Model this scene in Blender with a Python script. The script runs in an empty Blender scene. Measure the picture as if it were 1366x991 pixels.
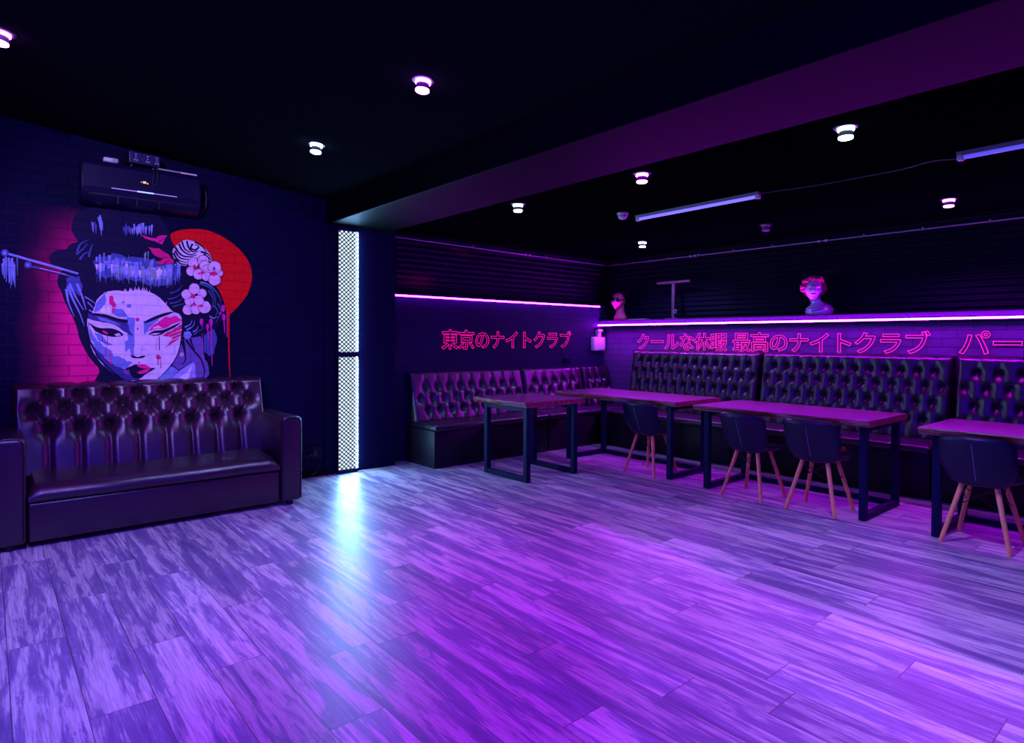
MURAL = """
sun|red|1106 2041 1127 2067 1140 2096 1144 2128 1157 2153 1181 2170 1207 2183 1236 2192 1269 2200 1307 2207 1348 2211 1393 2212 1437 2207 1480 2195 1521 2180 1561 2161 1600 2138 1641 2110 1675 2082 1704 2053 1731 2020 1755 1983 1774 1943 1785 1901 1789 1858 1787 1815 1779 1771 1766 1727 1747 1684 1722 1644 1693 1605 1660 1565 1633 1536 1613 1518 1596 1508 1582 1506 1573 1522 1569 1558 1560 1599 1546 1645 1528 1688 1504 1729 1469 1775 1423 1826 1362 1865 1287 1892 1228 1924 1185 1960 1146 1991 1112 2015
sun|reddark|1441 2108 1482 2122 1482 2124 1440 2115
sun|reddark|1384 1935 1449 1936 1449 1939 1384 1942
sun|reddark|1542 2020 1573 2033 1573 2035 1540 2026
sun|reddark|1431 1642 1494 1641 1494 1643 1432 1649
sun|reddark|1464 1814 1522 1813 1522 1815 1464 1821
sun|reddark|1564 1795 1613 1807 1612 1809 1564 1802
sun|reddark|1520 2124 1588 2126 1588 2129 1520 2131
sun|reddark|1545 2006 1612 2013 1612 2016 1545 2013
sun|reddark|1531 1940 1584 1948 1584 1951 1531 1947
sun|reddark|1416 1992 1476 2009 1476 2011 1415 1998
sun|reddark|1377 1808 1413 1812 1413 1815 1377 1815
sun|reddark|1519 1980 1590 1994 1590 1997 1518 1986
sun|reddark|1499 2058 1553 2070 1553 2072 1499 2064
sun|reddark|1479 1747 1518 1750 1518 1752 1479 1753
sun|reddark|1382 2032 1441 2037 1441 2040 1383 2038
sun|reddark|1440 1980 1472 1985 1472 1988 1440 1986
sun|reddark|1375 1768 1440 1765 1440 1768 1376 1775
sun|reddark|1368 1997 1435 1999 1436 2002 1369 2003
sun|reddark|1497 1636 1550 1634 1550 1637 1498 1643
sun|reddark|1460 2060 1504 2074 1503 2076 1459 2067
sun|red|1588 1523 1589 1242 1593 1086 1601 960 1607 960 1602 1086 1599 1242 1601 1523
sun|pinkdeep|1576 1523 1578 1312 1584 1312 1587 1523
hair|ink|518 2226 506 2193 497 2161 491 2131 493 2102 502 2073 515 2049 531 2029 524 2014 493 2003 475 1987 469 1967 450 1954 419 1949 394 1940 376 1925 363 1908 356 1888 357 1867 366 1843 388 1828 424 1821 432 1799 412 1760 403 1725 405 1695 412 1670 423 1651 431 1627 437 1598 449 1564 466 1526 482 1487 497 1448 509 1414 518 1384 526 1350 532 1310 546 1266 566 1216 584 1176 601 1145 624 1112 653 1076 661 1043 648 1013 631 979 610 939 727 914 995 901 1156 939 1195 1030 1220 1130 1230 1239 1250 1293 1280 1293 1325 1302 1386 1319 1437 1344 1479 1378 1516 1418 1548 1464 1564 1507 1564 1547 1554 1589 1532 1633 1509 1680 1483 1729 1446 1771 1400 1807 1347 1861 1287 1933 1233 1994 1184 2043 1155 2094 1146 2146 1125 2200 1092 2255 1054 2291 1012 2310 941 2323 842 2332 751 2326 665 2306 598 2282 549 2256
hair|ink|1240 1549 1328 1568 1395 1584 1437 1597 1473 1606 1502 1611 1528 1597 1551 1563 1564 1530 1567 1499 1560 1474 1545 1454 1525 1434 1499 1414 1472 1394 1444 1375 1419 1356 1397 1339 1373 1324 1345 1313 1321 1307 1300 1307 1276 1310 1249 1315 1230 1346 1221 1401 1211 1457 1201 1513
hair|steeldark|638 1893 650 1918 658 1919 697 1922 706 1924 742 1935 740 1953 757 1956 792 1952 809 1948 846 1926 873 1940 917 1938 969 1936 981 1932 1011 1926 1064 1920 1113 1912 1124 1910 1170 1903 1218 1883 1201 1875 1225 1833 1223 1816 1202 1787 1196 1766 1170 1779 1145 1736 1140 1740 1115 1729 1112 1726 1093 1726 1064 1722 1028 1709 1023 1747 996 1716 952 1737 934 1758 904 1744 844 1767 827 1762 804 1745 757 1777 748 1777 705 1758 697 1754 681 1769 663 1788 634 1783 647 1801 635 1837 623 1881
hair|steel|651 1864 689 1871 693 1888 739 1894 757 1904 798 1918 820 1903 859 1904 881 1894 932 1904 940 1875 1003 1875 1027 1868 1069 1882 1106 1873 1119 1843 1159 1853 1145 1824 1143 1838 1152 1818 1149 1798 1130 1811 1090 1782 1070 1769 1045 1770 1004 1761 975 1769 964 1780 916 1788 879 1778 852 1783 816 1789 792 1808 756 1821 733 1812 696 1819 658 1805 666 1832 667 1840 655 1855
hair|steel|982 1857 984 1822 987 1787 989 1787 992 1822 996 1858
hair|steel|837 1833 841 1793 844 1754 846 1754 850 1794 853 1834
hair|steel|1062 1858 1064 1823 1067 1788 1068 1788 1071 1823 1074 1859
hair|steel|957 1870 961 1810 966 1750 968 1750 972 1811 977 1872
hair|steel|1188 1864 1193 1827 1197 1789 1199 1790 1203 1828 1208 1866
hair|steeldark|1102 1837 1108 1788 1113 1739 1115 1740 1120 1789 1125 1839
hair|steeldark|764 1905 767 1846 769 1788 771 1788 774 1847 776 1906
hair|steeldark|812 1854 815 1787 818 1719 820 1719 824 1787 828 1855
hair|steel|1192 1894 1195 1844 1197 1793 1199 1794 1203 1844 1206 1895
hair|steeldark|1146 1884 1150 1825 1153 1766 1155 1766 1159 1826 1162 1886
hair|steeldark|843 1851 849 1820 854 1790 855 1790 861 1821 866 1852
hair|steeldark|1198 1923 1203 1833 1209 1743 1211 1744 1216 1834 1222 1925
hair|steeldark|1057 1861 1062 1801 1067 1741 1069 1741 1074 1802 1080 1863
hair|steeldark|1076 1874 1078 1835 1081 1796 1083 1796 1085 1835 1088 1875
hair|steeldark|662 1878 664 1826 665 1773 667 1774 669 1826 671 1878
hair|steeldark|770 1922 772 1847 773 1773 775 1773 777 1848 780 1923
hair|steel|779 1897 783 1814 787 1732 789 1732 794 1815 798 1898
hair|steel|1000 1874 1004 1784 1007 1695 1009 1695 1013 1785 1018 1875
hair|steeldark|1026 1883 1028 1808 1030 1733 1032 1733 1035 1809 1037 1884
hair|steel|1116 1917 1118 1856 1121 1796 1123 1796 1125 1857 1128 1918
hair|steeldark|1138 1889 1143 1826 1148 1763 1150 1763 1156 1827 1161 1890
hair|steel|815 1881 817 1829 820 1776 821 1777 824 1829 827 1882
hair|steel|1015 1839 1018 1791 1020 1742 1022 1742 1024 1791 1027 1840
hair|steel|1116 1927 1120 1844 1123 1762 1125 1762 1129 1845 1133 1928
hair|steeldark|1039 1828 1042 1786 1045 1745 1047 1745 1050 1787 1053 1829
hair|steeldark|726 1911 730 1851 733 1790 735 1790 739 1851 743 1912
hair|steeldark|1154 1870 1158 1820 1162 1771 1164 1771 1168 1821 1173 1871
hair|steeldark|652 1915 656 1849 660 1783 662 1783 666 1850 671 1917
hair|steel|895 1876 899 1796 904 1715 906 1715 911 1796 916 1878
hair|steel|1142 1904 1146 1817 1150 1730 1152 1730 1157 1818 1161 1905
hair|steel|928 1919 931 1828 933 1737 934 1738 937 1829 940 1920
hair|steel|660 1867 661 1808 663 1748 665 1749 667 1808 669 1868
hair|steel|1011 1855 1015 1805 1020 1754 1022 1754 1026 1806 1031 1857
hair|steel|699 1893 701 1806 703 1718 704 1718 707 1806 709 1894
hair|steel|759 1838 761 1793 763 1748 764 1748 766 1793 768 1839
hair|steeldark|1023 1874 1028 1831 1033 1788 1035 1788 1040 1832 1045 1875
hair|steel|798 1869 801 1816 803 1764 804 1764 807 1817 810 1870
hair|steeldark|906 1850 910 1817 914 1785 915 1785 919 1818 923 1852
hair|steeldark|790 1851 792 1810 794 1768 796 1768 798 1810 801 1852
hair|steeldark|644 1882 647 1801 649 1720 651 1720 654 1802 657 1883
hair|steeldark|1154 1889 1157 1798 1160 1707 1162 1707 1165 1799 1169 1890
hair|steel|981 1859 984 1814 987 1768 989 1768 992 1814 996 1860
hair|steeldark|976 1876 978 1804 980 1732 982 1732 984 1805 987 1877
hair|steel|1197 1913 1203 1873 1208 1832 1210 1832 1216 1874 1221 1915
hair|steel|770 1856 774 1815 778 1773 780 1773 784 1816 788 1858
hair|steel|640 1916 642 1854 644 1792 646 1792 649 1855 652 1917
hair|steeldark|1110 1823 1115 1787 1120 1750 1122 1750 1127 1787 1133 1825
hair|steel|955 1835 960 1797 965 1758 966 1758 972 1798 977 1837
hair|steel|1057 1865 1059 1787 1062 1710 1064 1710 1067 1788 1070 1866
hair|steeldark|961 1866 966 1797 971 1728 973 1729 979 1798 985 1868
hair|steel|718 1935 723 1861 728 1787 729 1787 735 1862 740 1937
hair|steeldark|1016 1937 1020 1846 1025 1755 1026 1755 1031 1847 1036 1939
hair|steel|1006 1925 1011 1843 1015 1760 1017 1760 1022 1844 1027 1927
hair|steeldark|850 1888 853 1822 856 1756 857 1756 861 1822 864 1889
hair|steel|1055 1874 1058 1791 1060 1708 1062 1708 1065 1791 1067 1875
hair|steel|827 1879 832 1832 836 1785 838 1786 844 1833 849 1881
hair|steel|1010 1863 1015 1810 1021 1756 1022 1756 1028 1811 1034 1865
hair|steel|740 1842 741 1792 743 1742 745 1743 747 1792 749 1842
hair|steeldark|694 1861 699 1815 703 1769 705 1770 710 1816 715 1863
hair|steeldark|911 1864 913 1833 916 1801 918 1801 920 1833 923 1865
hair|steel|1206 1924 1210 1854 1213 1784 1215 1784 1219 1855 1223 1925
hair|steeldark|709 1838 711 1808 713 1778 715 1778 718 1809 720 1839
hair|steel|815 1921 818 1856 821 1791 823 1791 826 1857 830 1923
hair|steel|1192 1928 1196 1864 1200 1800 1202 1800 1207 1865 1211 1930
hair|steeldark|970 1926 972 1851 975 1776 977 1776 980 1852 983 1927
hair|steeldark|962 1911 964 1843 967 1775 968 1775 971 1844 974 1912
hair|steeldark|1048 1884 1053 1820 1058 1756 1060 1757 1065 1821 1071 1886
hair|steeldark|1111 1889 1113 1817 1116 1745 1118 1745 1121 1817 1124 1890
hair|steeldark|816 1881 820 1820 823 1758 825 1758 829 1820 833 1883
hair|steel|1116 1860 1121 1799 1126 1737 1128 1738 1133 1800 1139 1862
hair|steel|965 1933 969 1842 973 1751 974 1751 979 1843 983 1935
hair|steel|660 1881 664 1804 667 1727 669 1727 673 1805 678 1883
hair|steel|661 1935 663 1857 665 1778 667 1778 670 1857 673 1936
hair|steel|663 1861 667 1805 671 1748 672 1748 676 1805 681 1863
hair|steel|1060 1856 1065 1793 1070 1730 1072 1730 1077 1794 1083 1858
hair|steeldark|794 1915 795 1861 797 1807 799 1807 801 1862 803 1916
hair|steel|874 1860 876 1826 879 1792 881 1792 884 1826 887 1861
hair|steel|1113 1890 1117 1799 1121 1708 1123 1708 1128 1799 1133 1891
hair|steel|1051 1876 1056 1841 1062 1807 1064 1807 1069 1842 1075 1878
hair|steeldark|921 1912 925 1850 929 1788 930 1788 935 1851 939 1913
hair|steel|989 1872 991 1810 993 1749 995 1749 997 1811 999 1873
hair|steeldark|874 1887 877 1850 881 1812 883 1812 886 1850 890 1888
hair|steel|1005 1844 1009 1806 1013 1769 1015 1769 1019 1807 1024 1845
hair|steeldark|635 1879 639 1849 643 1819 645 1819 649 1850 653 1881
hair|steeldark|964 1931 967 1841 971 1752 973 1752 977 1842 981 1933
hair|steeldark|765 1916 770 1850 775 1783 776 1783 782 1851 787 1918
hair|steel|958 1842 961 1811 964 1780 965 1781 968 1812 971 1843
hair|steeldark|957 1873 962 1808 967 1743 969 1743 975 1809 980 1875
hair|steeldark|719 1832 723 1795 727 1757 729 1757 733 1795 738 1834
hair|steel|931 1902 934 1834 936 1767 938 1767 941 1835 945 1903
hair|steel|1128 1920 1130 1839 1132 1758 1134 1758 1137 1839 1140 1921
hair|steel|689 1952 690 1864 691 1776 693 1776 695 1865 698 1953
hair|steel|1176 1908 1178 1821 1181 1735 1183 1735 1186 1822 1189 1909
hair|steel|766 1921 770 1833 773 1746 775 1746 779 1834 784 1923
hair|steeldark|1175 1893 1180 1836 1184 1778 1186 1778 1192 1836 1197 1895
hair|steel|685 1864 688 1848 692 1832 693 1833 697 1849 701 1865
hair|lav|1008 1827 1012 1795 1016 1763 1018 1763 1022 1795 1027 1828
hair|peri|1081 1842 1087 1823 1092 1804 1094 1804 1099 1824 1105 1843
hair|peri|922 1830 926 1801 930 1771 932 1771 936 1802 941 1832
hair|steel|680 1850 685 1832 689 1813 691 1813 696 1833 701 1852
hair|peri|680 1860 685 1844 690 1827 691 1827 696 1844 701 1862
hair|lav|1016 1861 1022 1819 1027 1777 1029 1777 1035 1820 1041 1863
hair|lav|829 1879 835 1837 840 1794 842 1795 847 1838 853 1881
hair|peri|1135 1862 1141 1820 1147 1779 1149 1779 1156 1821 1162 1864
hair|steel|815 1831 820 1810 826 1789 828 1789 833 1811 839 1832
hair|steel|776 1866 780 1842 784 1818 786 1818 790 1843 795 1868
hair|peri|1029 1833 1033 1811 1037 1789 1039 1789 1043 1812 1047 1834
hair|peri|899 1853 904 1819 909 1784 911 1784 916 1819 922 1855
hair|lav|852 1832 855 1807 858 1782 859 1782 862 1808 865 1833
hair|peri|799 1841 803 1822 808 1803 810 1804 815 1823 820 1843
hair|peri|1038 1840 1042 1795 1045 1749 1047 1750 1051 1796 1054 1841
hair|peri|887 1846 892 1808 897 1771 899 1771 904 1809 909 1848
hair|steel|969 1832 975 1810 980 1788 982 1788 988 1811 994 1834
hair|lav|907 1861 909 1820 911 1779 913 1779 916 1820 919 1862
hair|lav|637 1859 641 1838 646 1817 648 1818 653 1839 658 1860
hair|peri|1061 1854 1066 1821 1070 1788 1072 1789 1077 1822 1082 1856
hair|steel|657 1840 660 1823 662 1806 664 1806 667 1824 670 1841
hair|steel|1043 1823 1046 1807 1049 1790 1051 1790 1054 1807 1057 1824
hair|peri|1070 1857 1074 1826 1079 1795 1080 1795 1085 1827 1089 1859
hair|steel|796 1850 801 1827 805 1805 807 1805 812 1828 817 1851
hair|peri|1103 1841 1107 1816 1112 1791 1114 1791 1119 1817 1124 1843
hair|peri|763 1824 769 1808 774 1792 776 1792 781 1809 786 1825
hair|peri|825 1852 830 1832 834 1811 836 1811 841 1833 846 1854
hair|peri|815 1856 820 1813 825 1770 827 1770 832 1814 838 1858
hair|peri|1002 1846 1006 1805 1010 1765 1012 1765 1016 1806 1021 1847
hair|peri|824 1871 827 1835 829 1799 831 1799 834 1835 837 1872
hair|peri|864 1861 867 1820 870 1778 872 1779 876 1820 879 1862
hair|lav|918 1834 922 1812 927 1790 928 1790 933 1813 937 1836
hair|lav|766 1867 771 1832 775 1797 777 1797 782 1833 788 1868
hair|steel|988 1831 993 1813 999 1795 1001 1795 1007 1814 1013 1833
hair|steel|1128 1868 1133 1831 1137 1794 1139 1794 1144 1832 1149 1869
hair|peri|941 1822 946 1802 951 1781 953 1782 958 1803 964 1824
hair|peri|654 1854 657 1825 660 1796 662 1796 665 1826 668 1856
hair|lav|1056 1862 1060 1823 1064 1784 1066 1784 1071 1824 1076 1864
hair|peri|770 1886 774 1844 777 1802 779 1802 782 1844 786 1887
hair|lav|1043 1845 1048 1807 1054 1769 1056 1769 1062 1808 1069 1846
hair|steel|1017 1854 1020 1813 1022 1771 1024 1771 1027 1813 1030 1855
hair|steel|1025 1855 1028 1830 1031 1805 1033 1805 1036 1830 1039 1856
hair|steel|902 1868 907 1825 913 1781 914 1781 920 1826 925 1870
hair|lav|927 1836 930 1808 933 1780 935 1780 938 1809 942 1837
hair|peri|1103 1848 1107 1811 1111 1774 1113 1775 1117 1812 1121 1849
hair|peri|761 1837 767 1820 772 1802 774 1803 779 1821 785 1839
hair|peri|1109 1853 1112 1822 1114 1791 1116 1791 1119 1823 1121 1854
hair|peri|824 1850 827 1819 829 1788 831 1788 834 1820 836 1851
hair|steel|893 1843 895 1824 897 1804 899 1804 901 1824 903 1844
hair|steel|745 1847 748 1826 752 1804 754 1804 758 1826 761 1848
hair|peri|975 1847 978 1823 981 1799 983 1799 986 1824 989 1848
hair|steel|959 1850 964 1812 969 1775 971 1775 976 1813 981 1852
hair|peri|1065 1851 1067 1819 1070 1787 1072 1787 1074 1820 1077 1852
hair|lav|665 1870 667 1834 670 1798 672 1798 675 1835 678 1871
hair|steel|857 1865 859 1839 861 1812 863 1812 866 1839 869 1866
hair|peri|838 1856 842 1834 846 1812 847 1812 852 1835 856 1857
hair|steel|821 1844 823 1812 826 1780 827 1781 830 1813 833 1845
hair|peri|949 1836 953 1806 957 1775 958 1775 963 1806 967 1838
hair|lav|992 1830 996 1798 1001 1766 1003 1766 1007 1799 1012 1832
hair|lav|735 1867 739 1830 743 1792 744 1793 748 1830 752 1868
hair|steel|1136 1891 1142 1847 1148 1802 1150 1803 1156 1848 1162 1893
hair|peri|1129 1877 1135 1836 1141 1795 1143 1795 1149 1837 1156 1879
hair|lav|1052 1848 1056 1805 1061 1763 1062 1763 1067 1806 1071 1849
hair|peri|1089 1864 1094 1821 1100 1778 1102 1778 1108 1822 1114 1866
hair|steel|762 1854 765 1832 769 1810 770 1810 774 1832 778 1855
hair|peri|767 1840 771 1823 774 1806 776 1806 780 1824 784 1841
hair|peri|938 1835 941 1808 945 1781 947 1781 951 1809 955 1836
hair|steel|867 1851 872 1817 876 1783 878 1784 883 1818 888 1853
hair|lav|872 1827 876 1807 881 1787 883 1788 887 1808 892 1828
hair|steel|673 1862 676 1827 679 1792 681 1793 684 1828 687 1863
hair|peri|973 1836 976 1799 979 1763 980 1763 984 1800 987 1837
hair|peri|870 1867 873 1837 877 1806 879 1806 882 1837 886 1868
hair|lav|1066 1850 1071 1824 1075 1799 1077 1799 1082 1825 1087 1851
hair|peri|1146 1878 1150 1833 1153 1788 1155 1788 1158 1833 1162 1879
hair|steel|840 1833 845 1814 850 1794 852 1794 857 1814 863 1835
hair|lav|1092 1849 1095 1809 1099 1769 1101 1769 1105 1810 1109 1850
hair|steel|745 1850 747 1822 749 1793 751 1793 753 1822 756 1851
hair|lav|1130 1849 1134 1834 1138 1818 1139 1818 1143 1834 1147 1850
hair|peri|1120 1841 1124 1824 1127 1807 1129 1807 1133 1825 1137 1843
hair|peri|999 1867 1003 1829 1007 1791 1009 1791 1014 1830 1018 1868
hair|peri|870 1844 873 1816 876 1788 877 1788 880 1817 883 1845
hair|steel|1011 1823 1016 1798 1021 1774 1023 1774 1029 1799 1035 1825
hair|steel|1125 1844 1131 1815 1137 1785 1139 1785 1145 1816 1151 1846
hair|peri|751 1873 753 1829 755 1784 757 1785 759 1829 762 1874
hair|green|769 1817 773 1791 776 1764 778 1764 781 1791 785 1818
hair|green|796 1850 799 1809 803 1767 804 1767 808 1809 812 1852
hair|green|850 1836 852 1780 854 1724 856 1724 859 1780 862 1837
hair|green|854 1847 857 1820 861 1792 863 1793 867 1820 871 1848
hair|green|788 1843 790 1816 791 1789 793 1789 795 1817 797 1844
hair|green|781 1794 783 1768 785 1742 787 1742 789 1769 791 1795
hair|green|996 1906 998 1829 1000 1752 1002 1753 1005 1830 1007 1907
hair|green|996 1835 999 1782 1002 1729 1004 1729 1007 1782 1010 1836
hair|green|1132 1837 1134 1776 1135 1715 1137 1715 1139 1776 1141 1838
hair|green|945 1866 949 1784 952 1701 954 1702 958 1784 962 1867
hair|green|1011 1856 1015 1789 1018 1723 1020 1723 1024 1790 1028 1857
hair|green|1090 1882 1093 1809 1096 1736 1098 1736 1101 1810 1104 1883
hair|green|1033 1830 1036 1776 1038 1723 1040 1723 1042 1777 1045 1831
hair|green|955 1823 957 1785 959 1746 961 1747 964 1785 967 1824
hair|green|1000 1884 1002 1809 1004 1733 1006 1733 1008 1809 1011 1885
hair|greendark|984 1965 985 1943 987 1922 989 1922 990 1944 992 1965
hair|greendark|851 1948 852 1921 854 1894 855 1894 857 1921 858 1949
hair|green|959 1966 962 1930 965 1895 967 1895 970 1931 973 1967
hair|green|964 1981 967 1954 969 1927 971 1927 974 1954 976 1982
hair|green|984 1991 986 1953 987 1915 989 1915 991 1953 993 1992
hair|peri|654 2204 661 2172 668 2141 670 2141 670 2175 670 2208
hair|steeldark|661 2206 669 2146 678 2086 680 2086 676 2148 673 2209
hair|steeldark|629 2157 636 2124 644 2092 646 2092 647 2127 648 2162
hair|peri|613 2171 619 2133 626 2096 628 2097 627 2135 626 2174
hair|steel|668 2211 674 2178 680 2144 681 2145 680 2180 679 2214
hair|steeldark|661 2193 667 2163 673 2132 674 2133 674 2164 673 2196
hair|steeldark|609 2179 615 2142 620 2106 622 2106 621 2144 619 2182
hair|peri|668 2210 672 2189 677 2167 679 2168 679 2190 679 2213
hair|steeldark|674 2191 679 2168 685 2146 687 2146 688 2171 689 2195
hair|steeldark|629 2176 635 2130 642 2084 644 2084 641 2132 639 2179
hair|steel|663 2168 668 2141 674 2114 675 2114 675 2143 675 2171
hair|steeldark|611 2158 616 2130 620 2102 622 2103 621 2131 620 2160
hair|peri|660 2197 668 2139 676 2081 678 2082 674 2141 670 2200
hair|steel|653 2218 661 2172 668 2126 670 2127 667 2174 665 2221
hair|steel|663 2232 672 2173 680 2113 682 2114 679 2175 675 2236
hair|steel|674 2188 679 2154 685 2120 687 2121 685 2156 684 2191
hair|steel|861 2160 862 2137 864 2113 866 2113 868 2137 870 2162
hair|steeldark|957 2190 960 2153 964 2117 966 2117 970 2154 974 2192
hair|steel|899 2174 902 2148 906 2123 908 2123 911 2149 915 2176
hair|peri|887 2194 889 2154 892 2114 894 2114 897 2155 899 2196
hair|steeldark|817 2160 820 2136 824 2113 826 2113 829 2137 833 2162
hair|steeldark|829 2175 833 2140 836 2104 838 2104 842 2141 846 2177
hair|peri|932 2185 935 2160 938 2135 940 2135 943 2161 946 2186
hair|steeldark|850 2176 852 2157 854 2138 855 2138 857 2158 859 2177
hair|steeldark|921 2198 924 2165 927 2132 929 2132 932 2166 935 2200
hair|steeldark|963 2164 965 2145 967 2127 969 2127 970 2146 972 2165
hair|steel|913 2191 914 2153 916 2115 918 2115 920 2154 922 2192
hair|steeldark|866 2150 869 2135 872 2119 874 2119 877 2136 881 2152
hair|steeldark|837 2162 840 2129 842 2097 844 2097 847 2130 850 2163
hair|steel|925 2201 928 2161 932 2121 934 2122 938 2163 942 2203
hair|steeldark|929 2163 932 2139 936 2116 938 2116 941 2141 945 2165
hair|peri|1005 2173 1008 2153 1011 2133 1013 2133 1016 2154 1019 2175
hair|steeldark|830 2163 832 2128 833 2094 835 2094 837 2129 839 2164
hair|steel|909 2170 913 2141 917 2113 919 2113 923 2143 928 2172
hair|peri|1008 2202 1012 2174 1015 2146 1017 2146 1020 2175 1023 2204
hair|steeldark|972 2194 974 2156 977 2119 978 2119 981 2157 983 2195
hair|steel|906 2169 909 2135 913 2100 914 2101 918 2136 922 2171
hair|steeldark|847 2170 851 2147 855 2123 857 2124 861 2148 865 2173
hair|steeldark|864 2165 866 2149 867 2133 869 2134 871 2150 872 2166
hair|peri|877 2159 878 2133 880 2107 882 2107 884 2134 886 2160
hair|peri|921 2160 925 2143 929 2126 931 2126 935 2144 939 2163
hair|steeldark|946 2189 950 2154 954 2120 956 2120 960 2156 965 2191
hair|peri|1006 2194 1009 2155 1012 2117 1013 2117 1017 2156 1020 2196
hair|peri|964 2179 968 2148 972 2118 973 2118 977 2149 981 2181
hair|steeldark|945 2172 948 2156 951 2140 953 2141 956 2157 959 2173
hair|peri|944 2208 948 2170 952 2131 954 2131 958 2171 962 2211
hair|peri|914 2188 918 2155 921 2123 923 2123 926 2156 930 2190
hair|peri|990 2190 993 2156 996 2121 997 2121 1000 2156 1004 2192
hair|peri|934 2184 937 2143 939 2102 941 2102 944 2144 947 2185
hair|steeldark|833 2190 835 2155 837 2119 839 2119 841 2155 844 2191
hair|steeldark|529 1940 532 1949 535 1962 540 1976 545 1990 551 2001 559 2010 569 2018 581 2026 591 2033 598 2038 596 2041 589 2037 578 2032 566 2025 554 2017 544 2008 536 1996 529 1981 524 1966 519 1954 516 1945
hair|steeldark|524 1916 528 1922 535 1929 543 1939 551 1948 558 1958 566 1968 573 1980 580 1991 586 2000 590 2007 587 2010 582 2004 576 1995 568 1984 560 1974 552 1965 544 1957 536 1948 527 1940 520 1934 515 1929
hair|steeldark|545 1880 548 1887 553 1897 559 1908 565 1919 571 1927 578 1933 585 1938 593 1942 600 1946 605 1949 604 1952 599 1951 592 1949 583 1945 574 1941 566 1935 558 1927 550 1916 543 1905 537 1896 533 1890
hair|steeldark|604 1908 605 1917 606 1930 608 1944 611 1958 613 1970 615 1980 617 1989 620 1998 622 2006 623 2011 620 2013 618 2008 615 2000 611 1992 607 1982 604 1972 601 1960 597 1946 594 1932 591 1919 589 1911
hair|steeldark|460 1745 486 1751 509 1746 538 1762 538 1746 546 1716 557 1688 551 1654 541 1638 537 1608 530 1619 516 1632 513 1646 498 1647 497 1635 481 1634 474 1653 468 1657 457 1682 461 1703 457 1733
hair|steel|457 1678 461 1665 467 1647 475 1626 483 1603 491 1582 499 1563 508 1544 516 1525 525 1506 533 1487 540 1466 547 1443 554 1421 560 1403 564 1389 567 1391 564 1404 559 1424 553 1446 547 1469 540 1491 533 1511 525 1531 517 1550 510 1570 502 1589 496 1610 489 1633 482 1655 477 1674 473 1687
hair|steel|468 1698 474 1685 481 1667 489 1646 499 1624 508 1603 519 1583 530 1561 542 1539 552 1521 560 1508 563 1510 557 1524 547 1543 537 1566 526 1588 517 1610 510 1631 502 1653 494 1675 488 1694 484 1708
hair|steeldark|491 1716 497 1709 506 1700 516 1688 525 1676 533 1664 538 1650 543 1632 546 1614 549 1599 552 1588 555 1589 554 1600 553 1616 550 1635 547 1653 542 1670 535 1685 526 1700 517 1713 509 1724 504 1732
hair|steel|448 1661 450 1648 452 1629 455 1608 459 1585 464 1563 471 1541 480 1516 489 1492 497 1472 502 1457 505 1459 501 1474 494 1495 487 1520 479 1545 474 1567 471 1588 469 1611 467 1632 466 1651 466 1664
hair|steel|513 1701 518 1688 525 1670 533 1649 541 1627 549 1606 555 1585 561 1563 567 1541 572 1522 576 1509 579 1511 577 1524 573 1543 569 1566 564 1589 559 1611 553 1632 546 1656 539 1678 534 1697 530 1710
hair|steel|584 1566 588 1561 595 1554 603 1546 611 1537 618 1529 623 1521 628 1513 632 1504 636 1497 639 1491 640 1492 638 1498 635 1506 631 1515 626 1524 621 1533 615 1542 608 1552 600 1561 594 1568 589 1574
hair|steel|568 1605 574 1601 582 1596 592 1590 602 1584 610 1579 617 1573 624 1568 630 1563 635 1558 639 1555 640 1557 637 1561 632 1566 626 1572 620 1578 613 1584 605 1590 595 1597 586 1604 578 1609 572 1614
hair|steel|592 1506 597 1504 604 1500 612 1496 620 1492 627 1489 633 1486 639 1485 645 1483 649 1482 653 1481 653 1483 650 1485 645 1487 640 1489 634 1491 629 1494 622 1498 615 1503 607 1508 601 1512 596 1515
hair|steeldark|1142 1658 1150 1662 1162 1667 1175 1673 1189 1680 1200 1688 1210 1698 1218 1710 1225 1723 1231 1734 1236 1741 1234 1742 1229 1735 1222 1725 1214 1714 1205 1703 1196 1694 1185 1688 1172 1682 1159 1677 1147 1673 1139 1670
hair|steeldark|1127 1609 1137 1613 1152 1618 1169 1624 1186 1631 1200 1639 1211 1650 1222 1662 1231 1674 1238 1685 1243 1693 1241 1694 1235 1687 1227 1677 1218 1666 1207 1655 1196 1646 1183 1639 1166 1633 1150 1628 1135 1624 1124 1621
hair|steeldark|1141 1577 1150 1580 1163 1583 1178 1587 1194 1592 1207 1599 1218 1609 1228 1621 1237 1634 1245 1645 1250 1653 1248 1654 1242 1647 1234 1637 1225 1625 1214 1614 1204 1606 1191 1601 1177 1597 1162 1594 1148 1592 1139 1590
hair|teal|1163 1550 1170 1553 1180 1558 1191 1562 1203 1567 1213 1571 1223 1575 1233 1579 1243 1582 1251 1585 1257 1587 1256 1590 1250 1588 1242 1586 1232 1584 1222 1581 1211 1578 1201 1575 1189 1571 1177 1568 1167 1565 1160 1563
hair|teal|1360 1751 1372 1748 1389 1743 1409 1736 1428 1728 1443 1718 1454 1704 1463 1687 1471 1668 1477 1649 1482 1631 1483 1613 1482 1594 1479 1575 1477 1559 1475 1548 1477 1547 1480 1559 1483 1574 1486 1593 1488 1613 1487 1632 1483 1651 1478 1671 1470 1691 1461 1709 1449 1725 1433 1737 1413 1747 1393 1754 1376 1760 1364 1764
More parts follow.
